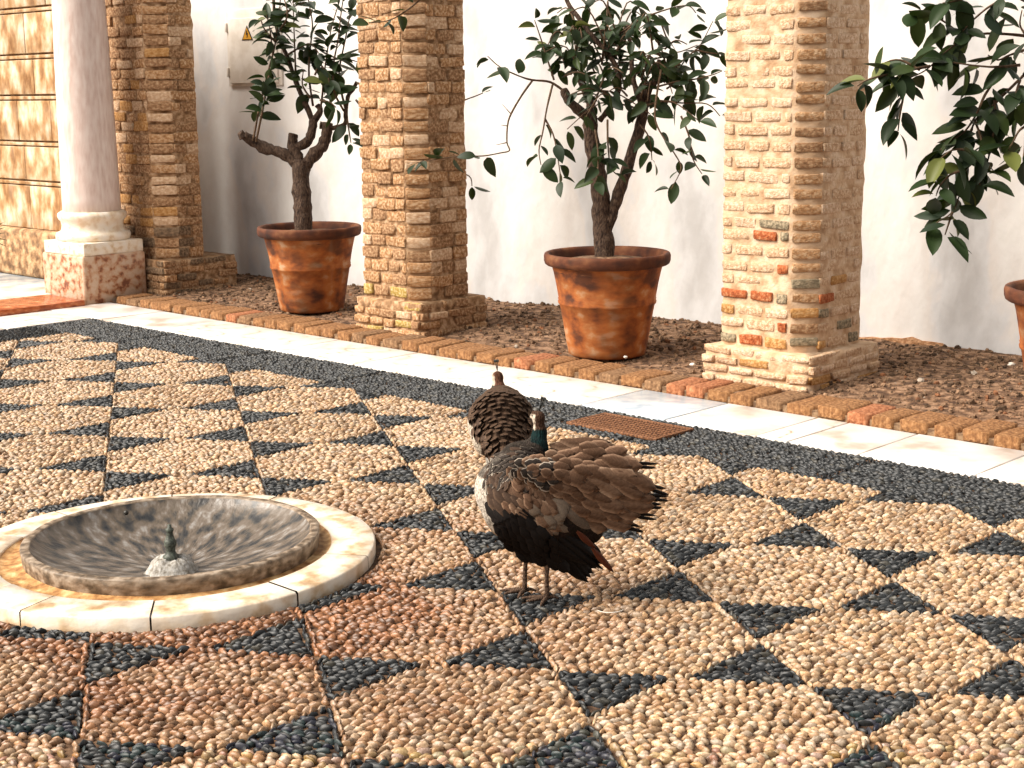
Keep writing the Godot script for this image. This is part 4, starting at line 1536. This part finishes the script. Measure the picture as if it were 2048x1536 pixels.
func feather_shape(width: float, blunt: float, curl: float, cup: float) -> ArrayMesh:
	var st := begin()
	st.set_smooth_group(0)
	var n := 6
	var rows := []
	for k in n + 1:
		var t := float(k) / n
		var w: float = width * 0.5 * (0.35 + 0.65 * min(1.0, t * 3.0))
		var e: float = clamp((t - (1.0 - blunt)) / blunt, 0.0, 1.0)
		w *= sqrt(max(0.0, 1.0 - e * e))
		w = max(w, 0.003)
		var y := -curl * t * t
		rows.append([])
		for i in 5:
			var s := -1.0 + 0.5 * i
			rows[k].append([Vector3(w * s, y - cup * w * s * s + (0.004 if i == 2 else 0.0), t - 0.02 * s * s * e), Vector2(0.5 + w * s, t)])
	for k in n:
		for i in 4:
			for q in [rows[k][i], rows[k + 1][i], rows[k + 1][i + 1], rows[k][i], rows[k + 1][i + 1], rows[k][i + 1]]:
				st.set_uv(q[1])
				st.add_vertex(q[0])
	return done(st)


var plumes := {}


func feather(bird: Node3D, p: Vector3, dir: Vector3, up: Vector3, length: float, width: float, m: String, shape: String, called := "feather") -> void:
	var b := basis_along(dir, up) * Basis.from_scale(Vector3(width, length, length))
	var o := part(called, plumes[shape], M[m], bird, Transform3D(b, p))
	o.rotation += Vector3.ZERO


func make_plumes() -> void:
	plumes["scale"] = feather_shape(1.0, 0.55, 0.12, 0.3)
	plumes["round"] = feather_shape(1.0, 0.4, 0.2, 0.35)
	plumes["long"] = feather_shape(1.0, 0.25, 0.12, 0.25)
	plumes["laid"] = feather_shape(1.0, 0.5, 0.02, 0.1)
	plumes["blade"] = feather_shape(1.0, 0.6, 0.08, 0.2)


func crest(bird: Node3D, top: Vector3, lean: Vector3) -> void:
	for k in 5:
		var d := (lean + Vector3((k - 2) * 0.09, 0, rng.randf_range(-0.06, 0.06))).normalized()
		var st := begin()
		st.set_smooth_group(0)
		tube(st, [top, top + d * 0.02, top + d * 0.034, top + d * 0.041, top + d * 0.047], [0.0008, 0.0008, 0.001, 0.003, 0.0006], 5)
		part("crest_plume", done(st), M["crest"], bird)


# Distance to a bird's body, and the point where a ray first meets it.
func body_gap(bones: Array, p: Vector3) -> float:
	var best := 1.0
	for b in bones:
		var a: Vector3 = b[0]
		var ab: Vector3 = b[1] - a
		var t: float = clampf((p - a).dot(ab) / maxf(ab.length_squared(), 1e-9), 0.0, 1.0)
		var d: float = (p - a - ab * t).length() - lerpf(b[2], b[3], t)
		var h: float = maxf(b[4] - absf(best - d), 0.0) / b[4]
		best = minf(best, d) - h * h * b[4] * 0.25
	return best


func on_body(bones: Array, from: Vector3, dir: Vector3, reach: float) -> float:
	var t := 0.0
	while t < reach:
		var g := body_gap(bones, from + dir * t) - 0.002
		if g < 0.0008:
			return t
		t += maxf(g, 0.001)
	return -1.0


func peahen_preening() -> void:
	make_plumes()
	var b := thing("peahen", "brown peahen standing with ruffled fanned feathers and dark wing, facing left", "bird", Vector3(6.138, 0.012, 2.193), 0.7629, "two peahens")
	var bones := [
		[Vector3(-0.112, 0.335, 0.0), Vector3(-0.06, 0.295, 0.0), 0.055, 0.098, 0.05],
		[Vector3(-0.06, 0.295, 0.0), Vector3(0.05, 0.25, 0.0), 0.098, 0.085, 0.05],
		[Vector3(0.05, 0.25, 0.0), Vector3(0.16, 0.205, -0.01), 0.085, 0.04, 0.05],
		[Vector3(-0.085, 0.355, -0.01), Vector3(-0.045, 0.41, -0.03), 0.075, 0.055, 0.05],
		[Vector3(-0.045, 0.41, -0.03), Vector3(0.006, 0.44, -0.06), 0.052, 0.03, 0.04],
		[Vector3(0.006, 0.44, -0.06), Vector3(0.016, 0.49, -0.075), 0.026, 0.018, 0.03],
		[Vector3(0.016, 0.49, -0.075), Vector3(0.012, 0.532, -0.076), 0.016, 0.014, 0.02],
		[Vector3(0.012, 0.536, -0.076), Vector3(0.003, 0.54, -0.086), 0.0185, 0.014, 0.015],
		[Vector3(0.003, 0.537, -0.086), Vector3(-0.015, 0.528, -0.106), 0.008, 0.003, 0.01],
		[Vector3(-0.035, 0.235, -0.035), Vector3(-0.03, 0.15, -0.032), 0.04, 0.013, 0.04],
		[Vector3(0.02, 0.225, 0.035), Vector3(0.03, 0.14, 0.03), 0.04, 0.013, 0.04],
	]
	var n := FastNoiseLite.new()
	n.seed = 12
	n.frequency = 22.0
	var tint := func(p: Vector3) -> Color:
		var k := n.get_noise_3d(p.x, p.y * 0.5, p.z)
		if p.y > 0.50 and p.x > -0.03 and p.z < -0.04:
			if p.x < 0.002 and p.y < 0.545:
				return Color(0.6, 0.52, 0.42)
			return Color(0.075, 0.04, 0.025)
		if p.y > 0.425 and p.x > -0.012 and p.z < -0.03:
			return Color(0.005, 0.013, 0.017).lerp(Color(0.009, 0.026, 0.022), k * 0.5 + 0.5)
		var front: float = clamp((-0.085 - p.x) * 20.0 + k * 0.9, 0.0, 1.0)
		var low: float = clamp((0.222 - p.y + (p.x + 0.05) * -0.5) * 22.0 + k * 0.5, 0.0, 1.0)
		var c := Color(0.03, 0.019, 0.013) * (1.0 + k * 0.5)
		c = c.lerp(Color(0.3, 0.19, 0.1), low)
		c = c.lerp(Color(0.55, 0.5, 0.43) * (1.0 + k * 0.5), front * clamp((p.y - 0.19) * 12.0, 0.0, 1.0))
		if p.y > 0.38:
			c = c.lerp(Color(0.05, 0.04, 0.032) * (1.0 + k * 1.2), 0.85)
		if p.y < 0.16:
			c = Color(0.16, 0.1, 0.065)
		return Color(c.r, c.g, c.b)
	var st := body_mesh(bones, 0.006, tint)
	var lc := Color(0.12, 0.078, 0.052)
	for l in [[Vector3(-0.03, 0.155, -0.032), Vector3(-0.034, 0.012, -0.04)], [Vector3(0.03, 0.145, 0.03), Vector3(0.032, 0.012, 0.03)]]:
		var a: Vector3 = l[0]
		var f: Vector3 = l[1]
		shank(st, [a + Vector3(0, 0.02, 0), a + Vector3(0.004, -0.02, 0), a.lerp(f, 0.5), f], [0.012, 0.0095, 0.0065, 0.0085], lc)
		shank(st, [f, f + Vector3(-0.03, 0.001, 0.012), f + Vector3(-0.062, -0.004, 0.02)], [0.008, 0.0065, 0.003], lc)
		shank(st, [f, f + Vector3(-0.034, 0.001, -0.004), f + Vector3(-0.075, -0.004, -0.01)], [0.008, 0.0065, 0.003], lc)
		shank(st, [f, f + Vector3(-0.012, 0.0, 0.03), f + Vector3(-0.02, -0.004, 0.058)], [0.008, 0.006, 0.003], lc)
		shank(st, [f, f + Vector3(0.018, 0.002, -0.004), f + Vector3(0.034, -0.005, -0.006)], [0.007, 0.005, 0.0025], lc)
	st.index()
	st.generate_normals()
	part("body", st.commit(), M["plumage"], b)
	var eye := SphereMesh.new()
	eye.radius = 0.0032
	eye.height = 0.0064
	eye.radial_segments = 10
	eye.rings = 6
	part("eye", eye, M["eye"], b, Transform3D(Basis.IDENTITY, Vector3(-0.006, 0.541, -0.072)))
	crest(b, Vector3(0.014, 0.553, -0.076), Vector3(0.35, 1.0, 0.0))
	# a spot on the near side of the bird: photo position, lifted off the body by some millimetres
	var near := func(x: float, y: float, lift: float, least: float) -> Vector3:
		var q := Vector3((x - 1071.0) / 669.0, (1205.0 - y) / 655.0, 0.32)
		var t := on_body(bones, q, Vector3.FORWARD, 0.5)
		q.z = maxf(0.32 - t, least) if t >= 0.0 else least
		q.z += lift
		return q
	var put := func(x0: float, y0: float, l0: float, x1: float, y1: float, l1: float, least: float, wide: float, m: String, shape: String, called: String, up := Vector3(0, 0.45, 1.0)) -> void:
		var p: Vector3 = near.call(x0, y0, l0, least)
		var q: Vector3 = near.call(x1, y1, l1, least - 0.012)
		feather(b, p, q - p, up + Vector3(rng.randf_range(-0.2, 0.2), rng.randf_range(-0.15, 0.15), 0), (q - p).length(), wide, m, shape, called)
	# tail: broad black feathers hanging low behind the legs
	for k in 6:
		put.call(1100 + k * 12, 1084 + k * 3, -0.03, 1192 + (k - 2) * 5, 1184 - k * 9, -0.01 - k * 0.006, 0.0, 0.05, "feather_black", "blade", "tail_feather")
	# far side of the ruffled back
	for k in 16:
		var t := k / 15.0
		var x := 1085.0 + 100.0 * t + rng.randf_range(-6, 6)
		var y := 920.0 - 24.0 * sin(t * PI) + rng.randf_range(-3, 3)
		put.call(x, y, -0.03, x + 44 + 48 * t, y - 12 + 26 * t + rng.randf_range(-6, 6), -0.02, -0.03 - 0.02 * t, 0.036 + 0.012 * t, ["feather_brown", "feather_tan", "feather_brown"][k % 3], "round", "feather", Vector3(0, 1.0, 0.6))
	# fan of back and tail coverts, outermost row first
	var reach := func(deg: float) -> float:
		var table := [[-8.0, 196.0], [4.0, 266.0], [16.0, 298.0], [27.0, 284.0], [38.0, 222.0], [50.0, 172.0], [64.0, 140.0]]
		for k in table.size() - 1:
			if deg <= table[k + 1][0]:
				return lerpf(table[k][1], table[k + 1][1], clampf((deg - table[k][0]) / (table[k + 1][0] - table[k][0]), 0.0, 1.0))
		return 138.0
	var shares := [1.0, 0.9, 0.81, 0.72, 0.64, 0.57, 0.5, 0.44, 0.38, 0.33, 0.28, 0.23, 0.18]
	for ri in shares.size():
		var share: float = shares[ri]
		var count := int(lerpf(8.0, 17.0, pow(share, 0.7)))
		for k in count:
			var u := (k + 0.25 + 0.5 * (ri % 2)) / count
			var deg: float = lerpf(-8.0, 62.0, u) + rng.randf_range(-2.5, 2.5)
			var tip: float = reach.call(deg) * share + rng.randf_range(-11, 11)
			var length: float = clampf(20.0 + 0.00078 * tip * tip, 24.0, 98.0) * rng.randf_range(0.88, 1.15)
			var turn: float = deg_to_rad(deg * 0.9 + rng.randf_range(-15, 15))
			var end := Vector2(1022, 922) + Vector2.from_angle(deg_to_rad(deg)) * tip
			var root := end - Vector2.from_angle(turn) * length
			var lift := 0.006 + 0.0026 * ri
			var least := 0.078 - 0.00016 * tip - 0.0009 * maxf(0.0, deg - 30.0) + 0.0012 * ri
			if deg < 8.0:
				least -= (8.0 - deg) * 0.0035
			var m: String = ["feather_brown", "feather_tan", "feather_brown", "feather_brown"][rng.randi() % 4]
			if deg > 34.0 and share > 0.6:
				m = ["feather_grey", "feather_tan", "feather_grey"][rng.randi() % 3]
			elif share < 0.4 and rng.randf() < 0.35:
				m = "feather_mantle"
			var wide: float = length / 669.0 * lerpf(0.85, 0.4, clampf((tip - 60.0) / 220.0, 0.0, 1.0))
			if deg > 34.0 and share > 0.6:
				wide *= 1.2
			if ri == 0 and deg > 2.0 and deg < 30.0:
				for e in 2:
					var far := end + Vector2.from_angle(turn + rng.randf_range(-0.07, 0.07)) * rng.randf_range(14, 36)
					put.call(end.x - 20, end.y - 3 + e * 7, -0.004, far.x, far.y + e * 7, -0.006, least - 0.01, 0.011, "feather_black", "blade", "tail_feather")
			put.call(root.x, root.y, lift - 0.002, end.x, end.y, lift + 0.006, least, wide, m, "round" if tip < 230 else "long", "feather")
	# folded wing: black flight feathers running down to the right, dark coverts at the shoulder
	for k in 10:
		var t := k / 9.0
		put.call(lerpf(1052.0, 992.0, t), lerpf(1000.0, 1032.0, t), 0.01 + 0.001 * k, lerpf(1226.0, 1120.0, t), lerpf(1146.0, 1106.0, t) - (8 if k % 2 == 0 else 0), 0.012 + 0.001 * k, 0.05, 0.046, "feather_black", "blade", "flight_feather")
	put.call(1150, 1050, 0.03, 1192, 1090, 0.03, 0.06, 0.019, "feather_rufous", "blade", "flight_feather")
	put.call(1180, 1090, 0.012, 1226, 1144, 0.012, 0.058, 0.02, "feather_rufous", "blade", "flight_feather")
	for r in [[1098.0, 1040.0, 6, 34.0], [1078.0, 1020.0, 7, 32.0], [1058.0, 1006.0, 8, 30.0], [1040.0, 1000.0, 8, 28.0], [1022.0, 992.0, 7, 26.0], [1005.0, 985.0, 6, 26.0], [988.0, 984.0, 5, 26.0], [972.0, 985.0, 5, 24.0], [958.0, 988.0, 5, 22.0]]:
		for k in r[2]:
			var x: float = r[1] + k * 15.0 + rng.randf_range(-3, 3)
			var y: float = r[0] + k * 4.5 + rng.randf_range(-3, 3)
			var m := "feather_dark" if r[0] < 1000.0 else "feather_black"
			if r[0] < 990.0 and k > 1:
				m = ["feather_brown", "feather_dark", "feather_tan"][rng.randi() % 3]
			put.call(x - 8, y - 8, 0.014, x + r[3] * 0.8, y + r[3] * 0.75, 0.019, 0.03, 0.037, m, "round", "feather")
	# pale streaked feathers down the breast
	for k in 42:
		var t := rng.randf()
		var x := lerpf(968.0, 990.0, rng.randf()) + (18.0 * t * t)
		var y := lerpf(935.0, 1050.0, t)
		put.call(x + 4, y - 10, 0.003, x + rng.randf_range(-2, 5), y + 16, 0.006, -0.05, 0.013, "feather_pale" if rng.randf() < 0.7 else "feather_mantle", "scale", "feather", Vector3(-0.7, 0.2, 1.0))
	# dark, pale edged feathers flowing over the shoulder and the bent neck
	for ri in 7:
		for k in 10:
			var t := (k + 0.5 * (ri % 2)) / 9.5
			var a := lerpf(PI * 1.02, PI * 0.2, t)
			var rr := 74.0 - ri * 7.0
			var c := Vector2(1042, 968)
			var pa := c + Vector2(cos(a) * rr, -sin(a) * rr * 0.92)
			var tg := Vector2(sin(a), cos(a) * 0.92).normalized()
			put.call(pa.x, pa.y, 0.005 + ri * 0.002, pa.x + tg.x * 24 - cos(a) * 5, pa.y + tg.y * 24 + 5, 0.009 + ri * 0.002, -0.04 + ri * 0.012, 0.017, ["feather_mantle", "feather_dark", "feather_mantle"][rng.randi() % 3], "scale", "feather", Vector3(cos(a) * 0.7, 0.7, 0.6))


func peahen_walking() -> void:
	var b := thing("peahen", "dark brown peahen seen from behind, walking away past the drain grate", "bird", Vector3(5.409, 0.012, 1.582), 0.7629, "two peahens")
	var bones := [
		[Vector3(0.0, 0.345, -0.12), Vector3(0.0, 0.33, 0.0), 0.085, 0.104, 0.05],
		[Vector3(0.0, 0.33, 0.0), Vector3(0.01, 0.285, 0.13), 0.104, 0.062, 0.05],
		[Vector3(0.01, 0.285, 0.13), Vector3(0.02, 0.23, 0.24), 0.06, 0.04, 0.05],
		[Vector3(-0.045, 0.315, -0.02), Vector3(-0.05, 0.275, 0.06), 0.068, 0.05, 0.04],
		[Vector3(0.0, 0.36, -0.17), Vector3(-0.012, 0.395, -0.24), 0.05, 0.024, 0.05],
		[Vector3(-0.012, 0.395, -0.24), Vector3(-0.016, 0.43, -0.265), 0.02, 0.016, 0.03],
		[Vector3(-0.016, 0.443, -0.265), Vector3(-0.018, 0.438, -0.283), 0.021, 0.016, 0.015],
		[Vector3(-0.018, 0.436, -0.285), Vector3(-0.02, 0.426, -0.312), 0.009, 0.003, 0.01],
		[Vector3(-0.04, 0.26, -0.04), Vector3(-0.04, 0.16, -0.04), 0.042, 0.013, 0.04],
		[Vector3(0.04, 0.26, 0.0), Vector3(0.04, 0.16, 0.01), 0.042, 0.013, 0.04],
	]
	var n := FastNoiseLite.new()
	n.seed = 22
	n.frequency = 26.0
	var tint := func(p: Vector3) -> Color:
		var k := n.get_noise_3d(p.x * 0.6, p.y, p.z)
		if p.y > 0.415 and p.z < -0.22:
			return Color(0.6, 0.5, 0.4) if p.x < -0.027 and p.y < 0.45 else Color(0.11, 0.05, 0.03)
		if p.y > 0.385 and p.z < -0.21:
			return Color(0.012, 0.045, 0.045)
		if p.x < -0.072 and p.y < 0.36:
			var w := Color(0.6, 0.53, 0.43) * (1.0 + k * 0.3)
			return Color(w.r, w.g, w.b)
		if p.y < 0.19:
			return Color(0.2, 0.13, 0.08)
		var c := Color(0.07, 0.042, 0.027) * (1.0 + k * 0.7)
		return Color(c.r, c.g, c.b)
	var st := body_mesh(bones, 0.0065, tint)
	var lc := Color(0.12, 0.08, 0.055)
	for l in [[Vector3(-0.04, 0.165, -0.04), Vector3(-0.04, 0.012, -0.05)], [Vector3(0.04, 0.165, 0.01), Vector3(0.04, 0.012, 0.04)]]:
		var a: Vector3 = l[0]
		var f: Vector3 = l[1]
		shank(st, [a + Vector3(0, 0.02, 0), a + Vector3(0, -0.02, 0.004), a.lerp(f, 0.5), f], [0.012, 0.0095, 0.0065, 0.0085], lc)
		for x in [-0.03, 0.0, 0.03]:
			shank(st, [f, f + Vector3(x * 0.5, 0.001, -0.03), f + Vector3(x, -0.004, -0.065)], [0.008, 0.0065, 0.003], lc)
		shank(st, [f, f + Vector3(0, 0.001, 0.018), f + Vector3(0, -0.005, 0.034)], [0.007, 0.005, 0.0025], lc)
	st.index()
	st.generate_normals()
	part("body", st.commit(), M["plumage"], b)
	crest(b, Vector3(-0.017, 0.462, -0.265), Vector3(-0.08, 1.0, 0.0))
	# tail feathers held together, pointing back at the viewer
	for k in 11:
		var s := k - 5.0
		var p := Vector3(0.015 + s * 0.008, 0.285 - absf(s) * 0.004, 0.14)
		var q := Vector3(0.038 + s * 0.014, 0.165 - absf(s) * 0.006, 0.43 - absf(s) * 0.012)
		feather(b, p, q - p, Vector3(s * 0.05, 1.0, 0.4), (q - p).length(), 0.05, "feather_barred", "long", "tail_feather")
	# barred scale feathers over the back, from the tail up to the neck
	var rows := 27
	for ri in rows:
		var t := float(ri) / (rows - 1)
		var zc: float = lerpf(0.24, -0.19, t)
		var mid := Vector3(0.02 * clampf((zc + 0.05) / 0.3, 0.0, 1.0), 0.335 - 0.39 * maxf(0.0, zc - 0.0) + 0.05 * maxf(0.0, -zc), zc)
		var cnt := int(5 + 7 * sin(clampf(t * 1.3, 0.0, 1.0) * PI * 0.62))
		for k in cnt:
			var a := PI * ((k + 0.5 * (ri % 2)) / (cnt - 0.5) * 0.97 + 0.015)
			var out_ := Vector3(cos(a), sin(a), 0)
			var hit := on_body(bones, mid + out_ * 0.25, -out_, 0.25)
			if hit < 0.0:
				continue
			var p := mid + out_ * (0.25 - hit + 0.002)
			if p.x < -0.074 and p.y < 0.345 and p.z < 0.05:
				continue
			var up := (out_ + Vector3(0, 0.0, 0.3)).normalized()
			var dir := Vector3(-cos(a) * 0.15, -0.3 - 0.3 * sin(a) * clampf(zc * 6.0, 0.0, 1.0), 1.0)
			dir = (dir - out_ * dir.dot(out_) * 0.9).normalized()
			var edge := absf(cos(a)) > 0.86
			feather(b, p + Vector3(rng.randf_range(-0.004, 0.004), 0, rng.randf_range(-0.006, 0.006)), dir + out_ * rng.randf_range(-0.03, 0.015) + Vector3(rng.randf_range(-0.12, 0.12), 0, 0), up, 0.06 if edge else rng.randf_range(0.026, 0.034), rng.randf_range(0.025, 0.032), "feather_dark" if edge and rng.randf() < 0.6 else "feather_barred", "long" if edge else "laid")


# ---------------------------------------------------------------- odds and ends

func small_things() -> void:
	make_plumes()
	var f := thing("fallen_feather", "small curved pale feather lying on the pebbles right of the standing peahen", "feather", Vector3(6.36, 0.018, 2.12))
	var st := begin()
	st.set_smooth_group(0)
	var path := []
	for k in 7:
		var a := lerpf(0.4, 2.5, k / 6.0)
		path.append(see_r * cos(a) * 0.045 + Vector3(see_f.x, 0, see_f.z) * -sin(a) * 0.05)
	tube(st, path, [0.001, 0.0015, 0.002, 0.002, 0.002, 0.0015, 0.001], 5)
	part("shaft", done(st), M["white_chip"], f)
	# chips of plaster by the foot of the wall
	var chip := rough_clod(11)
	var spots := [[5.62, -1.98, 0.022, "small plaster chip under the bare plaster patch, nearest the pale pillar"], [5.74, -1.95, 0.03, "largest plaster chip lying under the bare plaster patch at the wall foot"], [5.83, -2.0, 0.02, "small plaster chip at the right end of the bare plaster patch"], [4.36, -0.93, 0.016, "tiny pale stone on the soil between middle pot and pale pillar"], [3.95, -0.88, 0.012, "tiny pale stone on the soil right in front of the middle pot"]]
	for s in spots:
		var o := MeshInstance3D.new()
		o.name = numbered("plaster_chip")
		o.mesh = chip
		o.material_override = M["white_chip"]
		add_child(o, true)
		o.transform = Transform3D(Basis(Vector3.UP, s[0] * 7.0) * Basis.from_scale(Vector3(s[2] * 1.4, s[2] * 0.7, s[2])), Vector3(s[0], 0.075, s[1]))
		tag(o, s[3], "plaster chip", "plaster chips on the soil")
